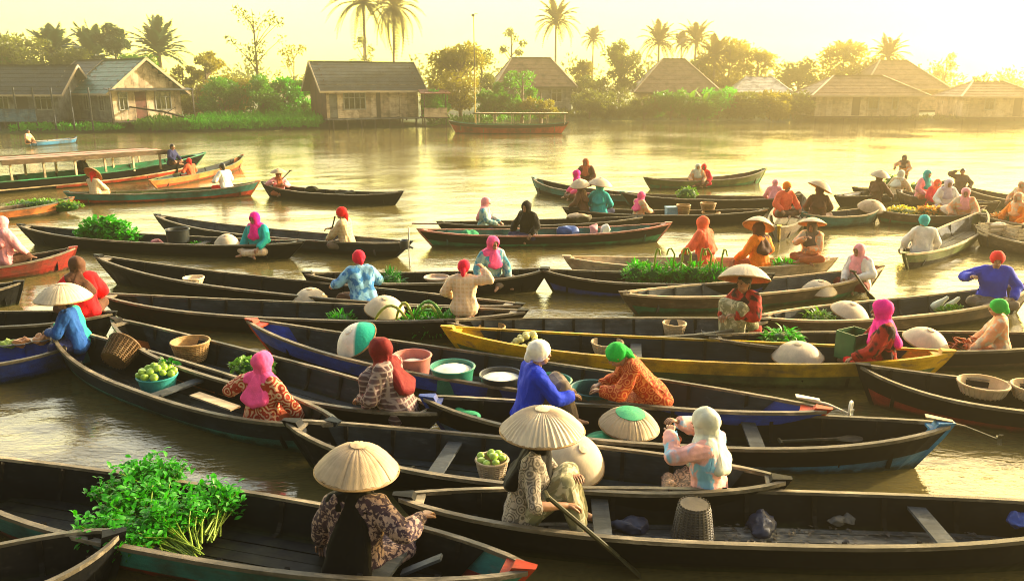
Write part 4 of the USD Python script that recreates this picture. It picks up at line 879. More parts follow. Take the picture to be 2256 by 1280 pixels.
RICE = plain('white_rice', (0.78, 0.74, 0.62), 0.8, 0.12, 180, 0.8, dist=.004)
METAL_W = plain('white_painted_metal', (0.55, 0.52, 0.44), 0.45, 0.2)
def leaf(L=.1, w=.035, droop=.4, fold=.3, n=4):
    """A pointed leaf from the origin along +x, folded along its midrib."""
    v, f = [], []
    for q in range(n + 1):
        u = q / n; ww = w * math.sin(math.pi * (u * .86 + .1)) if q < n else .001
        x, z = L * u * (1 - .25 * droop * u), -L * droop * u * u * .6
        v += [(x, -ww, z + fold * ww), (x, 0, z), (x, ww, z + fold * ww)]
    for q in range(n):
        a = q * 3
        f += [(a, a + 1, a + 4), (a, a + 4, a + 3), (a + 1, a + 2, a + 5), (a + 1, a + 5, a + 4)]
    return np.array(v), np.array(f)
def scatter(base, pts, dirs, rng, s=(.7, 1.3), roll=.8):
    """Copies of base, its x axis along dirs, as one mesh."""
    n = len(pts); bv, bf = base
    d = np.asarray(dirs, float); d /= np.linalg.norm(d, axis=1, keepdims=True)
    up = np.tile([0, 0, 1.0], (n, 1)); up[np.abs(d[:, 2]) > .97] = (1, 0, 0)
    y = np.cross(up, d); y /= np.linalg.norm(y, axis=1, keepdims=True); z = np.cross(d, y)
    a = rng.uniform(-roll, roll, n)[:, None]
    y, z = y * np.cos(a) + z * np.sin(a), z * np.cos(a) - y * np.sin(a)
    k = rng.uniform(*s, n)[:, None, None]
    v = (bv[None, :, :1] * d[:, None] + bv[None, :, 1:2] * y[:, None] + bv[None, :, 2:] * z[:, None]) * k + np.asarray(pts)[:, None]
    f = bf[None] + (np.arange(n) * len(bv))[:, None, None]
    return v.reshape(-1, 3), f.reshape(-1, 3)
def mound(n, rad, rng, base, lift=.5, inner=.75):
    """Leaves over a half ellipsoid."""
    a, u = rng.uniform(0, 2 * np.pi, n), rng.uniform(0, 1, n)
    d = np.stack([np.cos(a) * np.sqrt(1 - u * u), np.sin(a) * np.sqrt(1 - u * u), u], 1)
    p = d * np.asarray(rad) * rng.uniform(inner, 1.0, n)[:, None]
    dirs = d / np.asarray(rad) * min(rad) + rng.normal(0, .5, (n, 3)) + (0, 0, lift * .4)
    return scatter(base, p, dirs, rng)
def bunch(label, loc, rz, n_stem=18, L=.38, spread=.12, leaves=110, big=36, seed=0, group=None, mats=(None, None), tilt=.12, fan=.32):
    """Cut greens lying on their side: pale stems behind, leaves in front (+x)."""
    rng = np.random.default_rng(seed)
    o = thing('greens_bunch', label, 'vegetables', loc, rz, group)
    tips = []
    for q in range(n_stem):
        y0, z0 = rng.normal(0, spread * .35), abs(rng.normal(0, spread * .3)) + .03
        ang = rng.normal(0, fan); z1 = z0 + L * (tilt + rng.uniform(0, .35))
        p1 = np.array([L * math.cos(ang), y0 + L * math.sin(ang), z1])
        mid = np.array([L * .5, y0 + .4 * L * math.sin(ang), z0 + .35 * (z1 - z0)])
        part(o, 'stem', tube([(-.04 + rng.uniform(-.05, .05), y0 * .8, z0), mid, p1], [.007, .006, .004], 4), mats[1] or L_STEM, True)
        tips.append((mid, p1))
    def place(n, smin):
        k = rng.integers(0, n_stem, n); u = rng.uniform(.35, 1.12, n)[:, None]
        A, B = np.array([tips[i][0] for i in k]), np.array([tips[i][1] for i in k])
        p = A + (B - A) * u + rng.normal(0, .03, (n, 3)); p[:, 2] = np.maximum(p[:, 2], .03)
        d = np.stack([rng.uniform(-.2, 1.1, n), rng.normal(0, .8, n), rng.uniform(-.1, 1.1, n)], 1)
        return p, d
    p, d = place(leaves, 1)
    lf = leaf(.052, .012, .6)
    order = np.argsort(-p[:, 2])
    for i in order[:big]:
        part(o, 'leaf', scatter(leaf(.065, .015, .6), p[i:i + 1] + (0, 0, .015), d[i:i + 1], rng), mats[0] or L_VIVID, True)
    rest = order[big:]
    tag(part(o, 'foliage', scatter(lf, p[rest], d[rest], rng), mats[0] or L_VIVID, True), kind='stuff')
    return o
def heap(name, label, loc, rad, n, mat, base=None, cat='vegetables', seed=0, extra=None, core=None):
    rng = np.random.default_rng(seed)
    o = thing(name, label, cat, loc)
    m = mound(n, rad, rng, base or leaf(.07, .022, .5))
    tag(part(o, 'foliage', m, mat, True), kind='stuff')
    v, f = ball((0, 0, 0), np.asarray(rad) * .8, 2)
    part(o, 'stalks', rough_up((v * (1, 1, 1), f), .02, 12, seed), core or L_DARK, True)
    return o
def tub(label, bt, px, py, R, h, mat, fill=None, fill_label=None, taper=.78, level=.8, name='tub', fill_mat=None, dome=.03, floor=.056, fill_name='rice', lift=0.0, handle=False):
    """A plastic tub whose rim centre shows at (px, py)."""
    loc = BT[bt].spot(px, py, h + lift, R * .9, floor, label); loc[2] += lift
    o = thing(name, label, 'tub', loc)
    prof = [(.001, 0), (R * taper, 0), (R * (taper + .02), .012), (R * .985, h - .03), (R * 1.0, h - .012), (R * 1.06, h - .012), (R * 1.07, h), (R * 1.03, h + .006), (R * .97, h), (R * .95, h - .03), (R * (taper - .03), .015), (.001, .015)]
    part(o, 'wall', lathe(prof[:5], 40), mat, 35)
    part(o, 'rim', lathe(prof[4:9], 40), mat, 35)
    part(o, 'inside', lathe(prof[8:], 40), mat, 35)
    if handle:
        part(o, 'handle', box((R * 1.1, 0, h - .015), (.04, .1, .012)), mat)
    if fill_label:
        r = R * (taper + (0.97 - taper) * level) * .985
        pr = [(r, 0), (r * .8, dome * .35), (r * .45, dome * .85), (.001, dome)]
        solo(fill_name, rough_up(lathe(pr, 36), .006, 20, 3), fill_mat or RICE, fill_label, fill_name, loc=loc + (0, 0, h * level), smooth=True)
    return o, loc
def basket(label, bt, px, py, R, h, mat=None, taper=.75, floor=.056, staves=22, hoops=9, tilt=None, rz=0, loc=None, turned=False, name='basket', lift=0.0):
    """Woven cane basket whose rim centre shows at (px, py)."""
    if loc is None:
        loc = BT[bt].spot(px, py, h + lift, R * .9, floor, label); loc[2] += lift
    mat = mat or CANE
    o = thing(name, label, 'basket', loc, rz)
    rr = lambda z: R * (taper + (1 - taper) * (z / h) ** .8)
    def M(m):
        v = np.asarray(m[0], float)
        if turned:
            v = v * (1, -1, -1) + (0, 0, h)
        if tilt:
            v = (v - (0, 0, h / 2)) @ rot(0, tilt).T + (0, 0, abs(math.sin(tilt)) * R * .95 + abs(math.cos(tilt)) * h / 2)
        return v, m[1]
    part(o, 'wall', M(lathe([(.001, .004), (rr(0) * .96, .004)] + [(rr(z) - .006, z) for z in np.linspace(.01, h, 5)] + [(rr(z) - .012, z) for z in np.linspace(h, .012, 5)] + [(.001, .012)], 32)), mat, 35)
    for q in range(staves):
        a = q / staves * 2 * math.pi
        pts = [((rr(z) + .001) * np.array([math.cos(a), math.sin(a), 0]) + (0, 0, z)) for z in np.linspace(0, h, 4)]
        part(o, 'stave', M(bar_path(pts, .013, .005)), mat)
    a = np.linspace(0, 2 * np.pi, 33)[:-1]
    for q, z in enumerate(np.linspace(.02, h - .02, hoops)):
        wob = 1 + .006 * np.cos(a * staves / 2 + math.pi * (q % 2))
        part(o, 'weaver', M(hoop(np.stack([rr(z) * wob * np.cos(a), rr(z) * wob * np.sin(a), 0 * a + z], 1), h / hoops * .3, 4)), mat, 60)
    part(o, 'rim', M(hoop(np.stack([R * np.cos(a), R * np.sin(a), 0 * a + h], 1), .013, 6)), mat, 60)
    return o, loc
def bar_path(pts, w, t):
    rings = []
    for p in pts:
        r = np.array([p[0], p[1], 0]); r = r / np.linalg.norm(r); s = np.array([-r[1], r[0], 0])
        rings.append([p - s * w / 2, p + s * w / 2, p + s * w / 2 + r * t, p - s * w / 2 + r * t])
    return loft(rings)
def fruits(label, group, loc, R, n, r, mat, seed=0, name='fruit', cat='fruit', h=.07, squash=.92):
    """Single round fruits heaped in a tub of inner radius R."""
    rng = np.random.default_rng(seed); got = []
    tries = 0
    while len(got) < n and tries < 4000:
        tries += 1
        a, q = rng.uniform(0, 2 * np.pi), math.sqrt(rng.uniform(0, 1)) * (R - r * .6)
        x, y = q * math.cos(a), q * math.sin(a)
        z = h * (1 - (q / R) ** 2) + rng.uniform(-.3, .3) * r
        if all((x - g[0]) ** 2 + (y - g[1]) ** 2 + (z - g[2]) ** 2 > (1.72 * r) ** 2 for g in got):
            got.append((x, y, z))
    for i, g in enumerate(got):
        k = rng.uniform(.88, 1.12)
        v, f = ball((0, 0, 0), (r * k, r * k, r * k * squash), 2)
        top = v[:, 2] > r * .6
        v = v.copy(); v[top, 2] -= (v[top, 2] - r * .6) * .5
        o = solo(name, (v @ rot(0, rng.uniform(-1, 1)).T, f), mat, label, cat, group, loc=loc + g, smooth=True)
def sunhat(label, bt, px, py, R, H, tilt=(0, 0), rz=0.0, strips=0, mat=None, tip=None, seed=0, floor=.056, up=.0, name='sun_hat', flare=2.7):
    """A leaf hat laid in a boat, its middle at (px, py)."""
    hh = H * .55 + up
    loc = BT[bt].spot(px, py, hh, .12, floor, label); loc[2] += up
    o = thing(name, label, 'hat', loc, rz)
    a, b = map(math.radians, tilt)
    rise = R * abs(math.sin(a)) * .8 + R * abs(math.sin(b)) * .8
    M = lambda m: (m[0] @ rot(0, a).T @ rot(1, b).T + (0, 0, rise), m[1])
    hat_parts(o, R, H, strips, mat, tip, None, seed, M, flare)
    return o
# ---- front row
F = BT['front_left']
for i, (px, py, rz, txt) in enumerate((
        (308, 1085, 2.1, 'tallest bunch of leafy greens at the back of the front heap'), (335, 1062, 1.9, 'bunch of bright greens topping the front heap'), (318, 1138, 2.75, 'bunch of dark feathery greens at the left of the front heap'),
        (355, 1120, 2.3, 'bunch of greens with yellow stalks in the middle of the front heap'), (450, 1105, 1.7, 'bunch of greens nearest the hat wearer in the front heap'), (420, 1160, 2.4, 'bunch of greens showing pale stalks low in the front heap'),
        (368, 1168, 2.7, 'bunch of leafy greens at the near edge of the front heap'))):
    h = .2 if i in (1, 4) else .14
    loc = F.spot(px, py + 18, h + .06, .16, note='greens'); loc[2] += .05 if i in (1, 3) else 0
    bunch(txt, loc, rz, 30, .33, .13, 900, 40, seed=30 + i, group='bunches of greens in the front canoe', tilt=.3, fan=.45)
sunhat('pale smooth hat propped on edge behind the paddling hat wearer', 'limes', 1268, 1034, .265, .15, (28, 24), 0, 0, STRAW_PALE, seed=3, up=.0)
sunhat('pleated hat with a green crown lying on green cloth', 'navy', 1386, 928, 0.275, 0.142, (6, 4), 0, 40, STRAW, STRAW_GREEN, seed=4, up=.16)
g = plain('green_cloth_wrap', (0.02, 0.3, 0.12), .8, .2)
solo('green_cloth', rough_up(ball((0, 0, 0), (.2, .12, .05), 3), .03, 9, 4), g, 'green cloth under the green crowned hat', 'cloth', loc=BT['navy'].spot(1340, 955, .16, .1) + (0, 0, .12), smooth=True)
solo('green_bag', rough_up(ball((0, 0, 0), (.17, .09, .07), 3), .04, 8, 6), g, 'crumpled green bag in the bow of the black and blue canoe', 'bag', loc=BT['navy'].spot(1022, 893, .2, .1) + (0, 0, .1), smooth=True)
o, loc = basket('small basket of limes beside the paddling hat wearer', 'limes', 1084, 1012, .135, .16, staves=18, hoops=7, mat=STRAW)
LIME = plain('lime_green', (0.32, 0.48, 0.08), .35, .2, 9, .05); GREENF = plain('pale_green_fruit', (0.26, 0.42, 0.05), .35, .25, 9, .05)
fruits('round pale green lime heaped in the small basket', 'limes in the basket', loc + (0, 0, .145), .13, 22, .036, LIME, 5, 'lime')
b, _ = basket('dark woven bucket standing upside down on the front floor', 'front_right', 1530, 1108, .15, .26, mat=plain('dark_cane', (.06, .05, .04), .6, .4), taper=.72, turned=True, staves=26, hoops=12)
TARP = plain('blue_tarp', (0.01, 0.016, 0.045), .6, .35, 6, .4); TARP2 = plain('bright_blue_tarp', (0.02, 0.06, 0.30), .45, .3, 6, .4)
for i, (px, py, r, m, t) in enumerate(((1392, 1158, (.17, .09, .04), TARP, 'crumpled dark blue sheet beside the thwart in front'), (1680, 1152, (.2, .09, .05), TARP, 'dark blue rag right of the upturned bucket'), (2222, 1118, (.12, .07, .04), TARP2, 'bright blue cloth at the right end of the front canoe'), (1852, 1140, (.13, .07, .03), plain('grey_rag_cloth', (.08, .075, .065), .8, .3), 'dark grey rag lying on the worn front floor'))):
    v, f = ball((0, 0, 0), r, 3)
    solo('rag', rough_up(rough_up((v, f), .05, 9, i), .015, 30, i + 5), m, t, 'cloth', loc=BT['front_right'].spot(px, py, .03, .1) + (0, 0, .025), smooth=True, rz=i)
o = thing('plank', 'grey loose plank leaning across the near canoe beside the red tip', 'plank', (0, 0, 0)); a, b = F.spot(885, 1250, .1, .1), F.spot(972, 1212, .25, .05)
part(o, 'board', bar(a + (0, 0, .06), b + (0, 0, .2), .07, .02), MAT['grey'])
hp = at(1216, 1102, .62)
paddle('long wooden paddle slanting from the front hat wearer into the water', hp + (at(1216, 1102, .62) - at(1400, 1262, 0.02)) * .06, at(1420, 1275, -.05))
# ---- left middle
b, _ = basket('brown woven basket tipped on its side in the green grey canoe', 'fruit', 262, 770, .19, .26, mat=wood('dark_brown_cane', (0.15, 0.085, 0.04), (0.22, 0.14, 0.07), 0.5, 0.5, grain=(20, 20, 20)), taper=.75, tilt=1.05, rz=2.9, staves=24, hoops=10)
basket('large round cane basket with a pale rim', 'basket', 419, 752, .22, .24, mat=CANE, taper=.68, staves=28, hoops=9)
o, loc = tub('teal tub heaped with round green fruit', 'fruit', 346, 826, .2, .2, P_TEAL, taper=.8)
fruits('round green fruit heaped in the teal tub', 'fruit in the teal tub', loc + (0, 0, .2), .2, 40, .042, GREENF, 8, 'fruit', h=.1)
heap('leaf_sprigs', 'dark sprigs on top of the green fruit', loc + (.06, .12, .27), (.09, .06, .05), 30, L_DARK)
heap('greens_pile', 'small pale greens in front of the pink headscarf', BT['basket'].spot(556, 800, .2, .14) + (0, 0, .12), (.26, .16, .12), 170, L_LIGHT, seed=5)
o = thing('plank', 'pale bare plank beside the flowered blouse', 'plank'); B = BT['fruit']
part(o, 'board', bar(B.spot(430, 880, .06, .12) + (0, 0, .12), B.spot(520, 912, .06, .12) + (0, 0, .12), .12, .018), MAT['pale'])
# ---- rice boat
tub('pink bucket half full of rice', 'rice', 908, 782, .21, .3, P_PINK, 1, 'white rice sloping inside the pink bucket', level=.62, dome=.05, taper=.82)
tub('green bucket heaped with white rice', 'rice', 986, 814, .235, .27, P_GREEN, 1, 'white rice heaped in the green bucket', level=.82, dome=.05, taper=.84)
tub('dark bucket full of white rice', 'rice', 1094, 832, .22, .27, P_DARK, 1, 'white rice level in the dark bucket', level=.82, dome=.03, taper=.84)
tub('green bucket partly hidden by the blue shirt', 'rice', 1216, 836, .2, .26, P_GREEN, 1, 'greyish rice low in the half hidden green bucket', level=.5, dome=.02, taper=.82)
tub('empty dark teal tub under the reaching hands', 'rice', 1304, 858, .225, .26, plain('deep_teal_plastic', (.015, .08, .09), .35, .1), taper=.86)
o = sunhat('white and green striped round hat resting in the rice canoe', 'rice', 786, 768, .27, .16, (24, -30), 0, 0, cloth('white_green_panels', (.7, .64, .55), (.01, .32, .24), 'half'), seed=6, up=.12)
# ---- yellow boat and neighbours
YF = plain('pale_yellow_fruit', (0.62, 0.56, 0.2), .4, .15, 9, .05)
fruits('pale yellow fruit piled loose in the yellow canoe', 'pale fruit in the yellow canoe', BT['yellow'].spot(1162, 752, .12, .16) + (0, 0, .05), .2, 26, .042, YF, 11, 'yellow_fruit', h=.16)
basket('flat open basket near the green headscarf', 'yellow', 1338, 754, .19, .14, mat=STRAW, staves=22, hoops=6)
sunhat('pale smooth hat with a faint green crown in the yellow canoe', 'yellow', 1757, 776, 0.292, 0.161, (6, -5), 0, 0, STRAW_PALE, seed=7, up=.1)
sunhat('pale smooth hat right of the magenta headscarf', 'carrots', 2040, 752, 0.270, 0.161, (12, 10), 0, 0, STRAW_PALE, seed=8, up=.12)
sunhat('pale pinkish hat lying left of the magenta headscarf', 'blue_woman', 1872, 690, 0.259, 0.132, (14, 10), 0, 0, STRAW_PALE, seed=9, up=.1)
o = thing('green_box', 'dark green upright box beside the magenta headscarf', 'box', BT['yellow'].spot(1866, 745, .2, .1) + (0, 0, .06), .5)
gb = plain('dark_green_board', (.008, .09, .03), .5, .2)
for c, s_ in (((0, -.13, .16), (.3, .012, .32)), ((0, .13, .16), (.3, .012, .32)), ((-.15, 0, .16), (.012, .248, .32)), ((.15, 0, .16), (.012, .248, .32)), ((0, 0, .006), (.288, .248, .012))):
    part(o, 'panel', box(c, s_), gb)
CARROT = leafy('carrot_orange', (0.5, 0.09, 0.01), (0.75, 0.22, 0.03), trans=.02)
rng = np.random.default_rng(4)
ct = join(tube([(0, 0, 0), (.06, 0, .0), (.14, 0, 0)], [.014, .012, .003], 6))
loc = BT['carrots'].spot(2146, 760, .08, .18)
for q in range(44):
    a, u = rng.uniform(0, 6.3), math.sqrt(rng.uniform(0, 1))
    p = loc + (u * .3 * math.cos(a), u * .19 * math.sin(a), .03 + .15 * (1 - u) + rng.uniform(0, .03))
    solo('carrot', move(ct, ry=rng.uniform(-.4, .4), rz=rng.uniform(0, 6.3)), CARROT, 'orange carrot in the pile beside the bright green cap', 'carrot', 'carrots in the pile', loc=p, smooth=True)
heap('greens_pile', 'pale stringy greens at the left end of the gourd canoe', BT['blue_woman'].spot(1795, 698, .1, .15), (.3, .17, .16), 200, L_LIGHT, leaf(.13, .012, .9), seed=12)
heap('greens_pile', 'curved green beans and leaves behind the yellow canoe', BT['carrots'].spot(1722, 742, .1, .15), (.26, .17, .18), 180, L_VIVID, leaf(.12, .016, .9), seed=13)
GOURD = plain('white_gourd', (0.66, 0.66, 0.5), .4, .1, 9, .05)
for i, (px, py, t) in enumerate(((2056, 668, -.5), (2084, 672, -.35))):
    m = lathe([(.001, -.02), (.05, .0), (.062, .05), (.05, .12), (.032, .19), (.026, .25), (.001, .27)], 16)
    solo('white_gourd', move(m, ry=-t + .2, rx=.35), GOURD, ('white long necked gourd, left of the pair', 'white long necked gourd, right of the pair')[i], 'gourd', loc=BT['blue_woman'].spot(px, py, .15, .14) + (0, 0, .08), smooth=True)
heap('lettuce_pile', 'pale lettuce lying beside the two white gourds', BT['blue_woman'].spot(2098, 688, .08, .15) + (0, 0, .05), (.2, .14, .12), 130, L_LIGHT, seed=14)
basket('wide shallow straw basket in the red bottomed canoe', 'red_bottom', 2156, 826, .24, .12, mat=STRAW, taper=.8, staves=26, hoops=7)
basket('second straw basket cut by the right edge', 'red_bottom', 2266, 836, .2, .13, mat=STRAW, taper=.8, staves=22, hoops=6)
basket('small round basket in the grey panelled canoe', 'hatman', 1486, 712, .15, .15, mat=STRAW, staves=20, hoops=6)
basket('brown shallow basket left of the loose pale fruit', 'hatman', 1084, 720, .17, .1, mat=CANE, staves=20, hoops=5)
# ---- middle
basket('shallow white basket in the long black canoe', 'black_long', 426, 612, .16, .1, mat=STRAW_PALE, staves=20, hoops=5, lift=.12)
sunhat('pale hat lying left of the sky blue shirt', 'black_long', 683, 650, 0.248, 0.161, (8, 0), 0, 0, STRAW_PALE, seed=20, up=.1)
sunhat('pale hat lying among the curved green beans', 'panels', 848, 680, 0.281, 0.170, (14, 8), 0, 0, STRAW_PALE, seed=21, up=.12)
heap('greens_pile', 'small dark green herbs left of the curved beans', BT['panels'].spot(752, 698, .08, .14), (.2, .15, .13), 150, L_VIVID, leaf(.09, .01, .4), seed=22)
B = BT['panels']
heap('greens_pile', 'bright green grassy vegetables under the curved beans', B.spot(950, 705, .16, .14), (.42, .18, .26), 330, L_VIVID, leaf(.14, .012, .3), seed=23)
BEAN = plain('long_green_bean', (0.08, 0.28, 0.03), .4, .2)
BEANY = plain('long_yellow_bean', (0.34, 0.36, 0.05), .4, .2)
for i, (x0, x1, h, m, t) in enumerate(((820, 905, .30, BEANY, 'yellow curved bean draped over the pale hat'), (870, 915, .34, BEANY, 'second yellow bean crossing the pale hat'), (905, 985, .36, BEAN, 'thick dark green bean arching highest'), (915, 975, .3, BEANY, 'yellow bean arching under the dark green one'), (890, 1000, .24, BEAN, 'low green bean spanning the grassy vegetables'))):
    a, b = B.spot(x0, 712, .1, .16), B.spot(x1, 716, .1, .16)
    pts = [a + (b - a) * u + (0, 0, .06 + h * math.sin(math.pi * u) ** .8) for u in np.linspace(0.05, 1, 9)]
    o = solo('long_bean', tube(pts, [.012] + [.02] * 7 + [.008], 7), m, t, 'bean', smooth=True)
heap('greens_pile', 'spiky green leaves in the canoe behind the sky blue shirt', BT['twelve'].spot(862, 610, .1, .15), (.2, .14, .16), 110, L_DARK, leaf(.15, .01, .2), seed=24)
tub('low pale dish in the canoe behind the beige shirt', 'twelve', 962, 610, .2, .06, plain('pale_dish', (.5, .38, .28), .5, .2), taper=.8, lift=.14, name='dish')
heap('greens_pile', 'big heap of dark green leaves on the black canoe', BT['heap'].spot(236, 524, .14, .1), (.72, .27, .58), 800, L_VIVID, leaf(.11, .035, .5), seed=25)
heap('greens_pile', 'scattered green leaves left of the pale lying hat', BT['heap'].spot(440, 540, .06, .14), (.3, .16, .1), 120, L_VIVID, seed=26)
sunhat('pale hat lying beside the teal top', 'heap', 500, 534, 0.238, 0.170, (16, 8), 0, 0, STRAW_PALE, seed=27, up=.08)
tub('dark tub with brown rim behind the scattered leaves', 'heap', 398, 503, .23, .26, P_DARK, taper=.9, lift=.0)
PINKB = plain('pink_bundle', (.45, .12, .13), .7, .3)
solo('pink_bundle', rough_up(ball((0, 0, 0), (.13, .1, .09), 3), .04, 10, 2), PINKB, 'pink bundle right of the big green heap', 'bundle', loc=BT['heap'].spot(346, 536, .08, .12) + (0, 0, .08), smooth=True)
# tall greens
B = BT['greens']
for i, px in enumerate((1400, 1440, 1485, 1530, 1575)):
    heap('greens_pile', ('tall greens at the left end of the blue canoe load', 'second clump of tall greens from the left on the blue canoe', 'middle clump of tall greens on the blue canoe', 'fourth clump of tall greens on the blue canoe', 'last clump of tall greens beside the tilted hat')[i], B.spot(px, 600, .14, .14), (.2, .17, .27), 130, L_VIVID, leaf(.16, .014, .25), seed=40 + i)
for i, px in enumerate((1440, 1482, 1500, 1518, 1540, 1562, 1585)):
    p = B.spot(px, 592, .2, .16); hk = .08 * (-1) ** i
    pts = [p + (0, 0, .1), p + (.02, 0, .44), p + (hk * .5, 0, .54), p + (hk, .02, .52), p + (hk * 1.3, .02, .42)]
    solo('hooked_stalk', tube(pts, [.018, .017, .017, .016, .012], 6), L_STEM, ('leftmost', 'second', 'third', 'fourth', 'fifth', 'sixth', 'rightmost')[i] + ' hooked pale stalk, counted from the left, standing out of the tall greens', 'stalk', 'hooked stalks on the blue canoe', smooth=True)
heap('greens_pile', 'yellow green clump left of the tall greens', BT['cream'].spot(1415, 585, .1, .15), (.26, .16, .16), 130, L_LIGHT, seed=50)
heap('greens_pile', 'dark green clump right of the orange shirt', BT['cream'].spot(1732, 585, .14, .15), (.27, .18, .22), 200, L_VIVID, leaf(.13, .014, .3), seed=51)
sunhat('pale round hat lying in the paddled brown canoe', 'paddler', 1806, 632, 0.259, 0.161, (8, 0), 0, 0, STRAW_PALE, seed=52, up=.08)
paddle('dark long paddle held upright by the peach clothed hat wearer', at(1782, 512, .78), at(1803, 606, .02))
paddle('brown paddle dipping from the white shirted paddler', at(1880, 598, .5), at(1926, 664, -.05))
paddle('slim paddle in the hands of the tan shirted person', at(738, 478, .72), at(716, 566, -.1))
paddle('paddle raised by the rosy clothed person in the far canoe', at(640, 376, .9), at(588, 428, -.1))
# far
for i, (px, py, R, h) in enumerate(((1506, 452, .17, .24), (1560, 448, .19, .16), (1566, 468, .22, .14))):
    basket(('tall brown basket beside the blue box', 'small basket stacked at the end of the black canoe', 'wide brown basket at the end of the black canoe')[i], 'r3', px, py, R, h, staves=16, hoops=5, lift=.12 if i == 1 else .04)
o = thing('blue_box', 'pale blue box in the basket canoe', 'box', BT['r3'].spot(1480, 470, .15, .1) + (0, 0, .08), .1)
bb = plain('pale_blue_board', (.12, .3, .42), .5, .2)
part(o, 'body', box((0, 0, .1), (.3, .22, .2)), bb); part(o, 'lid', box((0, 0, .216), (.32, .24, .03)), bb)
heap('greens_pile', 'bright yellow green vegetables behind the baskets', BT['r2'].spot(1514, 428, .14, .12) + (0, 0, .1), (.32, .2, .24), 150, L_LIGHT, seed=60)
sunhat('pale hat on end at the bow of the teal canoe', 'r8', 1896, 452, 0.324, 0.170, (20, 0), 0, 0, STRAW_BROWN, seed=61, up=.1)
for i, (px, py, r, m, t) in enumerate(((1252, 510, (.28, .14, .12), P_BLUE, 'blue bundle on the teal and pink boat'), (1308, 508, (.11, .1, .12), K['palepink'], 'pink and white bundle right of the blue one'), (1332, 505, (.1, .1, .11), K['white'], 'white bundle next to the pink one'), (1034, 516, (.22, .13, .09), g, 'green bundle at the left of the teal and pink boat'))):
    solo('bundle', rough_up(ball((0, 0, 0), r, 3), .05, 8, i), m, t, 'bundle', loc=BT['r6'].spot(px, py, .14, .1) + (0, 0, .14), smooth=True)
solo('bundle', rough_up(ball((0, 0, 0), (.3, .14, .09), 3), .05, 8, 9), MAT['pale'], 'tan sack in the canoe of the two women', 'bundle', loc=BT['r5'].spot(1276, 480, .14, .1) + (0, 0, .14), smooth=True)
heap('flower_pile', 'pale green and yellow produce filling the brown boat at left', BT['flowers'].spot(70, 440, .1, .1), (1.1, .26, .2), 420, L_LIGHT, seed=62)
heap('flower_pile', 'yellow flowers piled at the bow of the green bottomed canoe', BT['r10'].spot(1986, 462, .14, .12), (.5, .24, .22), 240, leafy('yellow_petals', (.5, .42, .06), (.75, .66, .2)), seed=63, cat='flowers')
heap('fruit_pile', 'orange yellow fruit beside the yellow flowers', BT['r10'].spot(2050, 462, .12, .12), (.36, .24, .2), 160, leafy('amber_fruit', (.5, .26, .04), (.7, .45, .12)), leaf(.09, .04, .4), seed=64, cat='fruit')
heap('banana_stack', 'yellow green produce held up behind the leaning hat', BT['r9'].spot(1962, 408, .2, .1) + (0, 0, .1), (.2, .18, .45), 130, L_LIGHT, seed=65)
sunhat('pale hat leaning by the rosy headscarf', 'r10', 2096, 470, 0.281, 0.152, (20, 10), 0, 0, STRAW_PALE, seed=66, up=.1)
for i, (px, py, r) in enumerate(((686, 416, (.2, .12, .1)), (762, 424, (.3, .14, .08)))):
    solo('cargo_bag', rough_up(ball((0, 0, 0), r, 3), .05, 8, 20 + i), MAT['dark'], ('small dark bag in front of the far rosy paddler', 'long dark bag in the middle of the far canoe')[i], 'bag', loc=BT['hatrow'].spot(px, py, .12, .1) + (0, 0, .1), smooth=True)
# cooked food in the blue canoe
for i, (px, py, r, c) in enumerate(((18, 755, .12, (.3, .4, .05)), (48, 752, .13, (.45, .18, .06)), (92, 745, .12, (.5, .22, .08)))):
    loc = BT['left_blue'].spot(px, py, .16, .06) + (0, 0, .13)
    o = thing('plate', ('plate of green food at the left edge', 'plate of brown food in the blue canoe', 'plate of orange food nearest the broad hat')[i], 'plate', loc)
    part(o, 'dish', lathe([(.001, 0), (r * .6, 0), (r, .03), (r * .97, .034), (r * .58, .008), (.001, .008)], 24), METAL_W, 40)
    part(o, 'food', rough_up(ball((0, 0, .02), (r * .75, r * .75, .05), 3), .03, 20, i), plain(f'food_{i}', c, .5, .4, 30, .5), True)
# ---- motors
def tail(label, base, d, L=.9, ring=True, m=METAL_W):
    o = thing('motor_tail', label, 'boat motor', base, d)
    part(o, 'shaft', tube([(-.18, 0, .06), (L * .3, 0, .02), (L, 0, -.06)], [.012, .012, .009], 7), m, 40)
    part(o, 'blade', loft([[(-.2, -.04, .07), (-.2, .04, .07), (-.2, .04, .08), (-.2, -.04, .08)], [(.02, -.025, .05), (.02, .025, .05), (.02, .025, .06), (.02, -.025, .06)]]), m)
    if ring:
        a = np.linspace(0, 2 * np.pi, 21)[:-1]
        part(o, 'guard', hoop(np.stack([.02 * np.cos(a) + L, .062 * np.cos(a), .062 * np.sin(a)], 1), .014, 6), m, 40)
    for q in range(3):
        t = q * 2.094
        part(o, 'propeller_blade', bar((L + .01, 0, -.05), (L + .012, .055 * math.cos(t), -.05 + .055 * math.sin(t)), .01, .035, (1, 0.3, 0)), m)
tail('white motor shaft with a ring guard behind the rice canoe', at(1800, 892, .32), -.25, .3)
tail('pale motor shaft over the blue end of the long canoe', at(2092, 940, .38), -.35, .38, False, MAT['pale'])
o = thing('motor', 'small dark motor with an upright pole on the grey canoe', 'boat motor', at(892, 540, .3))
part(o, 'engine', move(lathe([(.001, -.08), (.09, -.07), (.1, .0), (.09, .09), (.05, .12), (.001, .12)], 14)), P_DARK, 35); part(o, 'pole', tube([(.08, 0, -.35), (.08, 0, .35)], .014, 6), METAL_W, 40); part(o, 'shaft', tube([(0, 0, 0), (.16, 0, -.06)], .02, 6), P_DARK, 40)
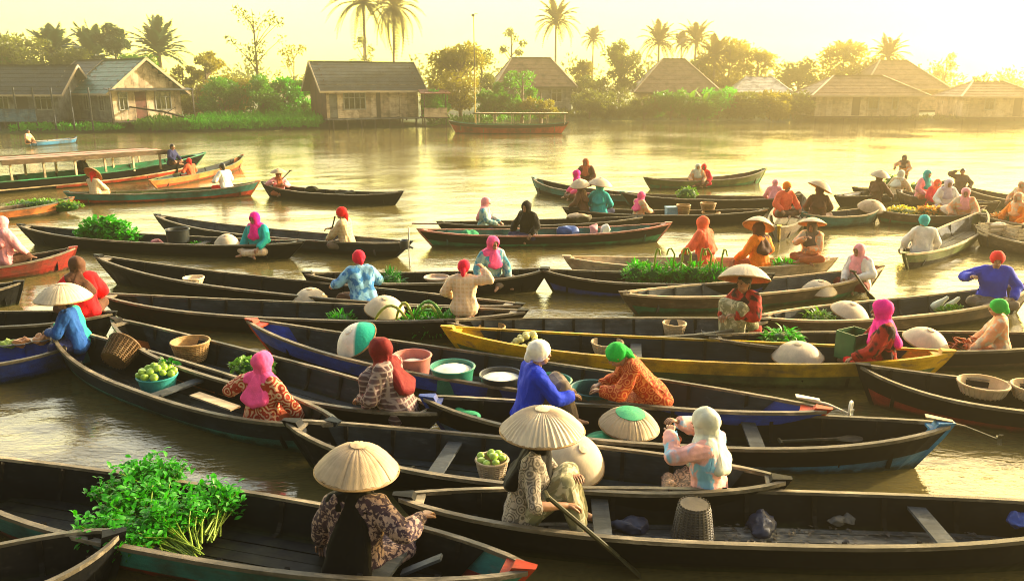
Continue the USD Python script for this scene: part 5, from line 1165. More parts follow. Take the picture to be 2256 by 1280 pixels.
o = thing('pole', 'thin pink pole reaching out over the water from the teal boat', 'pole', at(938, 497, .5)); part(o, 'rod', tube([(.3, .05, .02), (-.28, 0, .04)], .016, 6), MAT['pink'], 40)

# ---- litter and odd things on the floors
rng = np.random.default_rng(77); B = BT['front_right']
P = np.array([B.world(u, v, .066) for u, v in zip(rng.uniform(-.3, 1.9, 260), rng.uniform(-.2, .2, 260))])
solo('leaf_litter', scatter(leaf(.04, .012, .1), P, np.stack([rng.normal(0, 1, 260), rng.normal(0, 1, 260), np.zeros(260)], 1), rng, (.4, 1.3), .3), leafy('litter', (.05, .04, .03), (.3, .27, .2), trans=.1), 'scraps and leaf litter on the worn floor of the front canoe', kind='stuff')
for i, (bk, px0, py0, px1, py1, t) in enumerate((('limes', 905, 1030, 700, 985, 'paddle lying in the canoe with limes'), ('hatman', 1180, 742, 1420, 738, 'paddle lying along the grey panelled canoe'), ('panels', 420, 688, 640, 702, 'paddle lying in the long grey panelled black canoe'), ('navy', 1720, 968, 1900, 960, 'paddle lying near the blue end of the long canoe'))):
    a, b = BT[bk].spot(px0, py0, .1, .1) + (0, 0, .08), BT[bk].spot(px1, py1, .06, .1) + (0, 0, .04)
    paddle(t, a, b)
for i, (bk, px, py, c, t) in enumerate((('hatman', 1560, 728, (.55, .52, .42), 'small pale bowl beside the seated hat wearer'), ('panels', 560, 705, (.3, .3, .32), 'grey scoop in the panelled black canoe'), ('navy', 1480, 965, (.5, .12, .05), 'orange scoop behind the white headscarf'))):
    tub(t, bk, px, py, .085, .07, plain(f'scoop_{i}', c, .4, .2), taper=.75, name='bowl')

AMB = leafy('amber_produce', (.5, .2, .04), (.75, .42, .14), trans=.15)
heap('produce_pile', 'amber produce heaped on the goods boat at the right edge', BT['r16'].spot(2212, 462, .16, .12), (.55, .3, .26), 220, AMB, leaf(.09, .04, .4), seed=81, cat='produce')
heap('produce_pile', 'pinkish produce beside the rosy headscarf', BT['r10'].spot(2080, 452, .16, .1), (.36, .2, .2), 140, leafy('rose_produce', (.5, .2, .14), (.72, .4, .3), trans=.15), leaf(.09, .04, .4), seed=82, cat='produce')
heap('greens_pile', 'small greens on the thin dark canoe', BT['r17'].spot(1975, 402, .12, .1), (.4, .2, .22), 150, L_LIGHT, seed=83)
for i, (px, py) in enumerate(((2196, 512), (2246, 522))):
    o = thing('crate', ('pale wooden crate in the broad boat at the right edge', 'second wooden crate nearer the right edge')[i], 'crate', BT['r13'].spot(px, py, .12, .25) + (0, 0, .06), .1 + .2 * i)
    for k in range(3):
        for y in (-.17, .17):
            part(o, 'slat', box((0, y, .05 + k * .085), (.5, .012, .07)), MAT['pale'])
        for x in (-.25, .25):
            part(o, 'slat', box((x, 0, .05 + k * .085), (.012, .33, .07)), MAT['pale'])
    for x in (-.23, .23):
        for y in (-.155, .155):
            part(o, 'corner_post', box((x, y, .13), (.03, .03, .27)), MAT['brown'])
sunhat('pale hat lying in the broad boat at the right edge', 'r13', 2228, 500, .25, .14, (16, 8), 0, 0, STRAW_PALE, seed=84, up=.1)
# ------------------------------------------------------------------ far bank: ground, houses, trees
LINE = np.array([at(x, y, 0) for x, y in ((-900, 300), (-300, 295), (0, 293), (430, 290), (690, 284), (1000, 280), (1200, 266), (1480, 264), (1780, 267), (2256, 272), (2700, 274), (3300, 275))])
def bank_y(x):
    return np.interp(x, LINE[:, 0], LINE[:, 1])
def terrain():
    xs = np.concatenate([[-900, -300], np.linspace(-110, 130, 200), [300, 900]])
    ds = np.array([-1.5, 0, .6, 1.5, 3, 6, 10, 20, 40, 90, 200, 900, 2200.0])
    zs = np.array([-.5, -.03, .18, .3, .42, .5, .6, .7, .8, 1, 1.2, 1.5, 1.5])
    X, Dd = np.meshgrid(xs, ds, indexing='ij')
    Y = bank_y(X) + Dd
    Z = np.broadcast_to(zs, X.shape) + .18 * (meshkit.noise(np.stack([X * .5, Y * .5, 0 * X], -1), 2) - .5) * (Dd > .3) * (Dd < 60)
    return loft(np.stack([X, Y, Z], -1), closed=False)
gm = usdkit.material(stage, '/World/Looks/bank_ground', {'g': ('geometry', {}), 'n': ('noise_texture', {'scale': .6, 'detail': 8.0}), 'r': ('rgb_ramp', {'ramp': [(.35, (.06, .045, .02)), (.5, (.05, .09, .018)), (.7, (.09, .12, .03))]}), 'b': ('bump', {'strength': .8, 'distance': .1}), 'p': ('principled_bsdf', {'roughness': .9})},
    [('g.position', 'n.vector'), ('n.fac', 'r.fac'), ('r.color', 'p.base_color'), ('n.fac', 'b.height'), ('b.normal', 'p.normal')], surface='p.BSDF')
solo('ground', terrain(), gm, 'flat grassy river bank behind the water', kind='structure', smooth=True)

R_GREY = wood('grey_roof_sheet', (.034, .043, .05), (.07, .078, .08), .55, .7, grain=(14, 2, 2)); R_GREEN = wood('green_roof_sheet', (.012, .13, .11), (.04, .13, .11), .55, .55, grain=(14, 2, 2))
R_BROWN = wood('brown_roof_sheet', (.15, .10, .07), (.2, .14, .1), .55, .75, grain=(14, 2, 2)); R_WHITE = wood('white_roof_sheet', (.6, .56, .5), (.5, .45, .4), .6, .5, grain=(14, 2, 2))
BOARD = [wood('wall_board_a', (.5, .38, .26), (.58, .46, .33), .55, .75), wood('wall_board_b', (.58, .45, .31), (.62, .5, .37), .55, .75), wood('wall_board_c', (.4, .3, .2), (.48, .38, .27), .55, .75)]
BOARDG = [wood('grey_board_a', (.15, .155, .15), (.24, .23, .2), .55, .75), wood('grey_board_b', (.2, .2, .18), (.28, .26, .22), .55, .75)]
BOARDM = [wood('maroon_board', (.12, .05, .045), (.18, .1, .08), .55, .75)]
BOARDB = [wood('blue_board', (.07, .16, .24), (.16, .22, .25), .5, .7)]
PANE = usdkit.material(stage, '/World/Looks/window_pane', {'g': ('glossy_bsdf', {'roughness': .08, 'color': (.9, .9, .9)}), 't': ('transparent_bsdf', {'color': (.55, .6, .62)}), 'f': ('fresnel', {'IOR': 1.5}), 'm': ('mix_closure', {})},
    [('f.fac', 'm.fac'), ('t.BSDF', 'm.closure1'), ('g.BSDF', 'm.closure2')], surface='m.closure')
FRAME = plain('window_frame_wood', (.3, .3, .27), .6, .2); DARKW = plain('dark_timber', (.045, .035, .028), .8, .3); LIGHTW = plain('light_timber', (.42, .33, .22), .7, .2)
def house(label, o, rz, L, D, floor=.75, eave=2.9, ridge=5.0, hip=0.0, roof=R_GREY, front=BOARD, side=None, over=.5, windows=(), doors=(), bw=.5, stilts=True, deck=.0, rows=6, fascia=LIGHTW, extra=None, gable=None, side_windows=(), side_doors=(), awning=False):
    """o: front left corner on the ground; the front looks along local -y; the ridge runs along x. windows: (x, z, w, h, panes)."""
    h = thing('house', label, 'house', o, rz)
    side = side or front; rng = random.Random(int(abs(o[0]) * 77) + int(L * 10))
    def openings(lst, pos):
        return [w for w in lst if w[0] - w[2] / 2 < pos < w[0] + w[2] / 2]
    def wallrun(a, b, mats, tops, holes, out):
        """Vertical boards from a to b (plan points), split round openings."""
        a, b = np.array([*a, 0.0]), np.array([*b, 0.0]); W = np.linalg.norm(b - a); d = (b - a) / W; n = np.array([d[1], -d[0], 0]) * out
        cuts = sorted({0, W, *[c for x, z, w, hh, *_ in holes for c in (x - w / 2, x + w / 2)], *np.arange(bw, W, bw)})
        cuts = [c for i, c in enumerate(cuts) if i == 0 or c - cuts[i - 1] > .03]
        for c0, c1 in zip(cuts, cuts[1:]):
            m = (c0 + c1) / 2; z0, z1 = floor, tops(m)
            spans = [(z0, z1)]
            for x, z, w, hh, *_ in openings(holes, m):
                spans = [(z0, z), (z + hh, z1)]
            for s0, s1 in spans:
                if s1 - s0 > .04:
                    c = a + d * m + n * rng.uniform(0, .012)
                    part(h, 'wall_board', bar(c + (0, 0, s0), c + (0, 0, s1), c1 - c0 - .012, .04, up=n), rng.choice(mats))
    flat = lambda x: eave
    wallrun((0, 0), (L, 0), front, flat, [*windows, *doors], 1)
    wallrun((L, D), (0, D), front, flat, [], 1)
    gb = (lambda x: eave + (ridge - eave) * (1 - abs(x - D / 2) / (D / 2)) - .05) if hip == 0 else flat
    wallrun((0, D), (0, 0), gable or side, gb, [], 1)
    wallrun((L, 0), (L, D), gable or side, gb, [*side_windows, *side_doors], 1)
    def opening(x, z, w, hh, panes, face):
        T = (lambda m: m) if face == 'front' else (lambda m: (m[0] @ rot(2, math.pi / 2).T + (L, 0, 0), m[1]))
        f = part(h, 'window', T(join(box((x - w / 2, -.03, z + hh / 2), (.07, .1, hh)), box((x + w / 2, -.03, z + hh / 2), (.07, .1, hh)), box((x, -.03, z), (w + .07, .1, .07)), box((x, -.03, z + hh), (w + .07, .1, .07)))), FRAME)
        for k in range(panes):
            ww = w / panes
            part(f, 'pane', T(box((x - w / 2 + (k + .5) * ww, .0, z + hh / 2), (ww - .06, .012, hh - .08))), PANE)
            if k:
                part(f, 'bar', T(box((x - w / 2 + k * ww, -.02, z + hh / 2), (.045, .06, hh - .07))), FRAME)
        part(f, 'transom', T(box((x, -.022, z + hh * .7), (w - .07, .05, .04))), FRAME)
    for w in windows:
        opening(*w, 'front')
    for w in side_windows:
        opening(*w, 'side')
    for lst, T in ((doors, lambda m: m), (side_doors, lambda m: (m[0] @ rot(2, math.pi / 2).T + (L, 0, 0), m[1]))):
        for x, z, w, hh, *c in lst:
            d = part(h, 'door', T(box((x, .02, z + hh / 2), (w - .03, .04, hh - .03))), c[0] if c else DARKW)
            part(d, 'handle', T(box((x + w * .35, -.02, z + hh * .45), (.03, .04, .12))), DARKW)
    # roof: two slopes of lapped rows; hip ends when hip > 0
    run = D / 2 + over; drop = (ridge - eave) / (D / 2) * over
    hx = hip
    def slope(p_eave0, p_eave1, p_top0, p_top1):
        for k in range(rows):
            u0, u1 = k / rows, (k + 1.12) / rows; u1 = min(u1, 1)
            E = lambda u, s: (p_eave0 + (p_top0 - p_eave0) * u) if s == 0 else (p_eave1 + (p_top1 - p_eave1) * u)
            up0, up1 = np.array([0, 0, .03]), np.array([0, 0, .0])
            q = [E(u0, 0) + up0, E(u0, 1) + up0, E(u1, 1) + up1, E(u1, 0) + up1]
            t = np.array([0, 0, -.035])
            part(h, 'roof_row', loft([[q[0], q[1], q[1] + t, q[0] + t], [q[3], q[2], q[2] + t, q[3] + t]]), roof)
    e = eave - drop; z = np.array
    xl, xr = -over, L + over
    tl, tr = (z([hx, D / 2, ridge]), z([L - hx, D / 2, ridge])) if hip else (z([xl, D / 2, ridge]), z([xr, D / 2, ridge]))
    slope(z([xl, -over, e]), z([xr, -over, e]), tl, tr)
    slope(z([xr, D + over, e]), z([xl, D + over, e]), tr, tl)
    if hip:
        slope(z([xl, D + over, e]), z([xl, -over, e]), tl, tl + (0, .01, 0)); slope(z([xr, -over, e]), z([xr, D + over, e]), tr, tr + (0, .01, 0))
    part(h, 'ridge_cap', bar(tl + (0, 0, .03), tr + (0, 0, .03), .28, .05), roof)
    part(h, 'fascia', bar(z([xl, -over - .02, e]), z([xr, -over - .02, e]), .03, .14), fascia)
    if not hip:
        for x in (xl, xr):
            for y0 in (-over, D + over):
                part(h, 'barge_board', bar(z([x, y0, e + .0]), z([x, D / 2, ridge + .0]), .05, .17), fascia)
    else:
        for a, b in ((tl, z([xl, -over, e])), (tr, z([xr, -over, e])), (tr, z([xr, D + over, e])), (tl, z([xl, D + over, e]))):
            part(h, 'hip_cap', bar(a + (0, 0, .05), b + (0, 0, .07), .16, .05), roof if roof is not R_BROWN else LIGHTW)
    if awning:      # lean-to roof across the right gable end, on posts
        for k in range(4):
            part(h, 'awning_sheet', move(box((.35, 0, 0), (.9, D / 4 + .32, .03)), (L + .3, (k + .5) * D / 4 + (k - 1.5) * .3, eave - .02 - .004 * (k % 2)), ry=.16), R_GREY)
        for y in (-.5, D + .5):
            part(h, 'awning_post', box((L + .95, y, floor + 1.0), (.1, .1, 2.5)), DARKW)
        for q in range(5):
            part(h, 'veranda_board', box((L + .25 + q * .22, D / 2, floor - .06 - .004 * (q % 2)), (.2, D + .6, .05)), rng.choice(BOARDG))
    part(h, 'floor_beam', box((L / 2, D / 2, floor - .08), (L + .1, D + .1, .14)), DARKW)
    part(h, 'ceiling', box((L / 2, D / 2, eave - .06), (L - .1, D - .1, .04)), DARKW)
    if deck:
        for k in range(max(2, int(deck / .3))):
            part(h, 'deck_board', box((L / 2 + .2 * (k % 2), -.22 - k * .3, floor - .05), (L + .4, .27, .05)), rng.choice(BOARDG))
        for k in range(int(L / 1.1) + 1):
            part(h, 'stilt', tube([(.1 + k * 1.1, -deck + .1, -.9), (.1 + k * 1.1 + rng.uniform(-.05, .05), -deck + .1, floor - .06)], .06, 6), DARKW)
    if stilts:
        for k in range(int(L / 1.3) + 1):
            for y in (.1, D / 2, D - .1):
                x = .15 + k * (L - .3) / max(1, int(L / 1.3))
                part(h, 'stilt', tube([(x, y, -.9), (x + rng.uniform(-.05, .05), y, floor - .12)], .07, 6), DARKW)
    return h
def corner(px, py):
    return at(px, py, 0)
# central house on stilts
house('pale timber house on stilts with a grey roof at the centre bank', corner(722, 284), .5, 7.4, 4.3, roof=R_GREY, front=BOARD, gable=BOARDM, windows=((2.2, 1.4, 1.7, 1.25, 4),), doors=((.55, .78, .6, 1.75, BOARDG[0]), (4.1, .78, .35, 1.95, DARKW), (5.7, .78, .25, 1.9, BOARD[1])), over=.6, deck=1.3, rows=9, eave=3.2, ridge=4.95)
h = thing('shed', 'small dark lean-to shed with rusty roof beside the stilt house', 'shed', corner(935, 282), .2)
for x in (.05, 1.7):
    for y in (0, 1.8):
        part(h, 'post', box((x, y, 1.1), (.09, .09, 3.2)), DARKW)
part(h, 'roof', move(box((0, 0, 0), (2.3, 2.5, .05)), (.9, .9, 2.72), rx=.12), wood('rusty_roof', (.25, .1, .07), (.32, .16, .1), .5, .7))
part(h, 'floor', box((.9, .9, .75), (2.1, 2.1, .08)), DARKW); part(h, 'back_wall', box((.9, 1.86, 1.7), (1.9, .04, 1.9)), DARKW); part(h, 'half_wall', box((.9, -.06, 1.15), (1.8, .04, .7)), BOARD[0])
# left houses
def gable_at(px, dist, L, D, rz=-1.05):
    return at_y(px, 285, dist) * (1, 1, 0) - (math.cos(rz) * L - math.sin(rz) * D / 2, math.sin(rz) * L + math.cos(rz) * D / 2, 0)
house('grey house with a green gable roof facing the river at left', gable_at(332, 59.5, 6.0, 5.0, -.72), -.72, 6.0, 5.0, roof=R_GREEN, front=BOARDG, gable=BOARD, eave=3.0, ridge=5.05, over=.55, side_windows=((3.65, 1.45, 1.15, 1.3, 3), (.75, 1.5, .6, 1.2, 2)), side_doors=((2.0, .8, .8, 1.95, wood('maroon_door', (.16, .06, .05), None, .6)),), windows=((1.5, 1.4, .9, 1.1, 2), (4.2, 1.4, .9, 1.1, 2)), rows=8, deck=.6, awning=True)
house('weathered grey house with a high gable roof left of the green roof', gable_at(262, 64.5, 6.0, 5.2, -.72), -.72, 6.0, 5.2, roof=R_GREY, front=BOARDG, gable=BOARDG, eave=3.05, ridge=5.15, over=.55, side_doors=((1.4, .8, .8, 1.9, wood('blue_door', (.05, .09, .16), None, .6)), (3.2, .8, .8, 1.9, DARKW)), rows=8)
house('long low grey house with blue veranda boards at the far left', corner(-70, 289), .05, 6.6, 4.4, roof=R_GREY, front=BOARDG, eave=3.0, ridge=4.6, over=.7, windows=((2.6, 1.5, 1.1, 1.1, 3), (5.6, 1.5, 1.2, 1.1, 3)), doors=((4.1, .8, .85, 1.9),), rows=7, deck=1.4)
f = thing('veranda_fence', 'pale blue board railing on the veranda at far left', 'fence', corner(4, 294), .05)
for k in range(10):
    part(f, 'board', box((k * .26, 0, 1.2), (.24, .03, .85)), BOARDB[0])
for z_ in (.85, 1.6):
    part(f, 'rail', box((1.2, .04, z_), (2.7, .05, .07)), MAT['grey'])
for k in range(6):
    part(f, 'post', box((-.1 + k * 1.25, .08, 1.6), (.09, .09, 2.9)), MAT['grey'])
# right bank houses
house('brown house under a broad roof half hidden by trees', corner(1098, 266) + (0, 2.5, 0), .12, 7.0, 5.5, roof=R_BROWN, front=BOARDG, eave=3.4, ridge=5.75, hip=1.6, over=.5, fascia=DARKW, windows=((5.6, 1.6, 1.0, 1.2, 2),), rows=8)
house('house with a large hipped roof among the right bank trees', corner(1425, 264) + (0, 4, 0), -.05, 7.0, 6.5, roof=R_BROWN, front=BOARD, eave=3.1, ridge=5.75, hip=2.4, over=.8, fascia=DARKW, windows=((1.2, 1.5, .9, 1.1, 2),), rows=8)
house('small house under a white metal roof behind the bushes', corner(1660, 266) + (0, 6, 0), -.1, 4.8, 4.5, roof=R_WHITE, front=BOARD, eave=2.7, ridge=4.0, hip=1.2, over=.5, rows=5)
house('long hazy riverside house with pale hip ridges', corner(1800, 270) + (0, .8, 0), -.02, 9.2, 5.5, floor=.5, roof=R_BROWN, front=BOARD, eave=2.55, ridge=4.0, hip=2.4, over=.6, windows=((5.1, 1.1, .9, 1.1, 2), (7.0, 1.1, .5, 1.1, 1)), doors=((3.6, .55, .7, 1.8),), rows=6)
house('hazy house with a tall hipped roof set back at right', corner(2000, 270) + (0, 9, 0), 0, 7.5, 6.5, roof=R_BROWN, front=BOARD, eave=3.2, ridge=5.6, hip=2.4, over=.6, rows=6)
house('hazy house by the water at the right edge', corner(2128, 272) + (0, .8, 0), -.05, 6.2, 5.0, floor=.5, roof=R_BROWN, front=BOARD, eave=2.4, ridge=3.5, hip=1.8, over=.5, windows=((2.2, 1.1, .8, 1.0, 2),), doors=((4.6, .55, .7, 1.7),), rows=6)
# ---- trees
BARK = plain('bark', (.16, .12, .085), .85, .3, 6, .6); BARK_P = plain('palm_bark', (.22, .18, .13), .85, .3, 6, .6)
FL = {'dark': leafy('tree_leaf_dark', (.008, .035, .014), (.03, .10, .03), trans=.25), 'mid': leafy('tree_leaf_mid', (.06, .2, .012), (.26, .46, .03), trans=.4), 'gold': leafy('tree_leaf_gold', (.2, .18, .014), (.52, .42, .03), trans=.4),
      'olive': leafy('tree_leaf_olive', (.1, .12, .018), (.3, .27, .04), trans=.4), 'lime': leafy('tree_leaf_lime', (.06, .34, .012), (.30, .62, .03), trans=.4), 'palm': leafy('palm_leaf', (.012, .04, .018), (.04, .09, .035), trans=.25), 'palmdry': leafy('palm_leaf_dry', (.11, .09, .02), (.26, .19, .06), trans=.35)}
CARD = (np.array([[0, -.5, 0], [.5, -.35, .08], [1, 0, 0], [.5, .35, .08], [0, .5, 0]]) * (1, .55, 1), np.array([[0, 1, 4], [1, 3, 4], [1, 2, 3]]))
def blob_leaves(c, r, n, rng, size):
    u = rng.normal(0, 1, (n, 3)); u /= np.linalg.norm(u, axis=1, keepdims=True)
    p = np.asarray(c) + u * np.asarray(r) * (rng.uniform(0, 1, n) ** .45)[:, None]
    d = u + rng.normal(0, .7, (n, 3))
    return scatter((CARD[0] * size, CARD[1]), p, d, rng, (.6, 1.3), 1.5)
def tree(label, px, py_top, dist, width, mat='mid', base_frac=.35, clumps=14, leaves=130, size=.22, seed=0, cat='tree', name='broadleaf_tree', lean=0.0, trunk=.13, sparse=1.0, group=None):
    size *= 1.3 if sparse >= .9 else 1.1
    """A tree whose top shows at (px, py_top), dist metres beyond the camera; width of the crown in metres."""
    rng = np.random.default_rng(seed + int(px))
    top = at_y(px, py_top, dist); gz = .5; H = top[2] - gz
    o = thing(name, label, cat, (top[0], dist, gz), 0, group)
    cb = H * base_frac
    tr = [(0, 0, -.3), (.03 * H * lean, 0, H * .35), (lean * H * .05 + rng.normal(0, .1), rng.normal(0, .1), H * .7), (0, 0, H * .93)]
    part(o, 'trunk', tube(tr, [trunk * 1.3, trunk, trunk * .6, trunk * .2], 8), BARK, True)
    ms = []
    for k in range(clumps):
        a = rng.uniform(0, 2 * np.pi); f = rng.uniform(0, 1)
        zc = cb + (H - cb) * (.1 + .82 * f); prof = math.sin(math.pi * (.12 + .78 * f)) ** .7
        rr = width / 2 * prof * math.sqrt(rng.uniform(.05, 1))
        c = np.array([rr * math.cos(a), rr * math.sin(a), zc]); cr = width * rng.uniform(.12, .22) * sparse
        b0 = np.array([0, 0, max(cb * .8, zc - rr * .8 - .3)])
        part(o, 'branch', tube([b0, (b0 + c) / 2 + (0, 0, .1), c], [trunk * .45, trunk * .3, .02], 5), BARK, True)
        ms.append(blob_leaves(c, (cr, cr, cr * .75), int(leaves * rng.uniform(.6, 1.3)), rng, size))
    tag(part(o, 'crown', join(*ms), FL[mat], False), kind='stuff')
    return o
def frond(L, droop, rng, n=26, wid=.55, curl=1.0):
    """Pinnate palm leaf along +x from the origin."""
    t = np.linspace(0, 1, 9)
    x = L * (t - .12 * droop * t * t); z = L * (.32 * t - droop * .62 * t * t)
    mids = np.stack([x, 0 * x, z], 1)
    v, f = tube(mids, np.linspace(.03, .008, 9), 4)
    pts, dirs = [], []
    for k in range(n):
        u = .12 + .88 * k / (n - 1); p = np.array([np.interp(u, t, x), 0, np.interp(u, t, z)])
        for s in (-1, 1):
            pts.append(p); dirs.append((.55 + .5 * u, s * 1.0, -.25 * curl + rng.normal(0, .12)))
    ll = wid * np.array([math.sin(math.pi * (.12 + .83 * q / (n - 1))) for q in range(n) for _ in (0, 1)])
    strip = np.array([[0, -.095, 0], [.5, -.085, .02], [1, 0, -.16], [.5, .085, .02], [0, .095, 0]])
    sv = []
    d = np.array(dirs); d /= np.linalg.norm(d, axis=1, keepdims=True); y = np.cross((0, 0, 1.0), d); y /= np.linalg.norm(y, axis=1, keepdims=True); zz = np.cross(d, y)
    V = (strip[None, :, :1] * d[:, None] * ll[:, None, None] + strip[None, :, 1:2] * y[:, None] * .8 + strip[None, :, 2:] * zz[:, None] * ll[:, None, None]) + np.array(pts)[:, None]
    F = CARD[1][None] + (np.arange(len(pts)) * 5)[:, None, None]
    return join((v, f), (V.reshape(-1, 3), F.reshape(-1, 3)))
def palm(label, px, py_crown, dist, R, n=20, droop=(.3, 1.7), mat='palmdry', trunk=.13, seed=0, lean=0.0, name='palm_tree', low=-.3, high=1.25, group=None, wid=.55):
    """A palm whose crown centre shows at (px, py_crown)."""
    rng = np.random.default_rng(seed + int(px)); wid *= 1.25; n = int(n * 1.2)
    c = at_y(px, py_crown, dist); H = c[2] - .5
    o = thing(name, label, 'palm tree', (c[0] - lean, dist, .5), 0, group)
    part(o, 'trunk', tube([(0, 0, -.3), (lean * .25, 0, H * .4), (lean * .7, 0, H * .8), (lean, 0, H)], [trunk * 1.25, trunk, trunk * .85, trunk * .8], 8), BARK_P, True)
    for k in range(n):
        a = k * 2.399963 + rng.uniform(-.2, .2); el = low + (high - low) * ((k + .5) / n); L = R * rng.uniform(.85, 1.12)
        m = frond(L, np.interp(el, [low, high], droop[::-1]), rng, 22, wid)
        m = move(m, ry=-el, rz=a)
        part(o, 'frond', (m[0] + (lean, 0, H)), FL[mat]) if False else part(o, 'frond', (m[0] + np.array([lean, 0, H]), m[1]), FL[mat])
    part(o, 'crown_heart', move(rough_up(ball((0, 0, 0), (.22, .22, .35), 2), .05, 6, seed), (lean, 0, H)), BARK_P, True)
    return o
# left bank palms and trees
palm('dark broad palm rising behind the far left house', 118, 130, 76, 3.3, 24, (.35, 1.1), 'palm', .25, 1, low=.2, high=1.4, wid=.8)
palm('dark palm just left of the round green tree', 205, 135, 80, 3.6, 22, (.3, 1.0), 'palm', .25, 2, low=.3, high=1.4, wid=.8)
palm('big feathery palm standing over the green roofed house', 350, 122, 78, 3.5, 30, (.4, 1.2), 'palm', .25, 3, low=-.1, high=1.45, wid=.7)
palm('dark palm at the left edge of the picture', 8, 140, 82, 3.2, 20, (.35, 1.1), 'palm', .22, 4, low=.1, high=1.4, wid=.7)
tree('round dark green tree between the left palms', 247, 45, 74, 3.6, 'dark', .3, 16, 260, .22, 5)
tree('brownish bushy tree behind the far left roof', 40, 84, 72, 5.4, 'olive', .1, 26, 180, .24, 6, sparse=1.2)
tree('low green tree at the far left edge', 2, 110, 70, 3.4, 'mid', .1, 12, 150, .2, 7)
tree('small round golden tree right of the green roof', 448, 110, 72, 3.2, 'gold', .3, 20, 150, .2, 8, sparse=.9)
tree('tall sparse tree with bare grey trunk', 553, 2, 70, 5.2, 'olive', .42, 18, 36, .2, 9, trunk=.11, sparse=.7, lean=.3)
tree('sparse leaning tree left of the stilt house', 640, 88, 68, 3.4, 'gold', .3, 12, 36, .18, 10, trunk=.07, sparse=.8)
palm('tall coconut palm behind the stilt house, crown cut by the top edge', 800, 10, 74, 3.7, 36, (.5, 1.8), 'palmdry', .14, 11)
palm('second tall coconut palm with a hanging brown crown', 868, 18, 76, 3.3, 34, (.8, 2.1), 'palmdry', .12, 12, low=-.7, lean=.3)
tree('sparse tree wrapped round the tall coconut trunk', 800, 76, 72, 2.9, 'olive', .5, 12, 60, .17, 13, sparse=.8)
palm('single coconut palm over the brown broad roofed house', 1225, 50, 92, 2.9, 26, (.5, 1.7), 'palmdry', .12, 14)
palm('small distant coconut palm right of the single one', 1307, 88, 112, 1.9, 16, (.5, 1.6), 'palmdry', .12, 15)
palm('coconut palm left of the pair behind the hipped roof', 1452, 96, 96, 2.9, 26, (.5, 1.7), 'palmdry', .14, 16)
palm('coconut palm leaning right over the hipped roof', 1533, 94, 96, 2.9, 26, (.6, 1.8), 'palmdry', .14, 17)
palm('small coconut palm between the pair', 1502, 96, 104, 1.5, 14, (.5, 1.7), 'palmdry', .1, 18)
palm('feathery low palm right of the hipped roof', 1575, 128, 88, 2.5, 18, (.4, 1.4), 'palmdry', .14, 19)
palm('hazy coconut palm over the long riverside house', 1957, 126, 92, 2.7, 24, (.5, 1.7), 'palmdry', .14, 20)
palm('hazy palm above the long hazy roof', 1860, 118, 95, 2.0, 16, (.5, 1.7), 'palmdry', .14, 21)
tree('golden green tree left of the mast pole', 1012, 92, 66, 4.4, 'gold', .12, 36, 200, .2, 22, sparse=1.15)
tree('olive tree behind the golden one', 1060, 100, 76, 3.2, 'olive', .3, 12, 90, .2, 23)
tree('small tufted tree over the broad roof', 1127, 64, 84, 2.4, 'olive', .55, 9, 70, .2, 24)
tree('green shrubby tree in front of the broad roofed house', 1150, 158, 66.5, 3.6, 'mid', .05, 16, 170, .2, 25)
tree('yellow green bush in front of the brown house wall', 1192, 200, 65.5, 2.6, 'gold', .05, 12, 140, .18, 26)
tree('dark layered tree left of the hipped roof', 1370, 88, 84, 4.0, 'olive', .15, 26, 170, .22, 27)
tree('golden hazy tree right of the hipped roof', 1610, 76, 88, 5.4, 'gold', .15, 34, 170, .24, 28, sparse=1.2)
tree('lower hazy tree beside the white roof', 1672, 110, 86, 4.6, 'gold', .1, 26, 170, .22, 29)
tree('hazy spreading tree above the long house', 1865, 100, 88, 6.4, 'gold', .15, 36, 170, .25, 30, sparse=1.2)
tree('hazy low tree left of the long house', 1765, 128, 86, 4.8, 'olive', .1, 24, 160, .22, 31, sparse=1.2)
tree('hazy round tree right of the long house', 1935, 130, 86, 4.4, 'olive', .1, 24, 160, .22, 32, sparse=1.2)
tree('faint tree over the set back hipped roof', 2088, 115, 96, 2.6, 'gold', .4, 10, 80, .2, 33)
tree('faint small tree near the right edge', 2168, 165, 90, 2.6, 'olive', .3, 10, 90, .2, 34)
tree('faint bush at the right edge of the bank', 2225, 178, 88, 2.4, 'olive', .2, 10, 90, .2, 35)
tree('broad olive tree behind the high gable roof', 165, 112, 74, 4.6, 'olive', .1, 24, 170, .24, 40, sparse=1.2)
tree('dense green tree behind the green gable roof', 300, 118, 75, 4.0, 'mid', .1, 22, 170, .22, 41, sparse=1.2)
tree('ochre tree behind the right slope of the green roof', 402, 140, 72, 2.8, 'gold', .1, 16, 150, .2, 42)
tree('hazy tree between the broad roof and the small palm', 1285, 132, 88, 3.6, 'gold', .15, 20, 140, .22, 43)
tree('hazy tree under the leaning coconut palm', 1545, 118, 90, 4.0, 'olive', .15, 22, 150, .22, 44)
tree('hazy treetop between the two hipped roofs', 2035, 158, 92, 4.0, 'gold', .1, 18, 140, .22, 45)
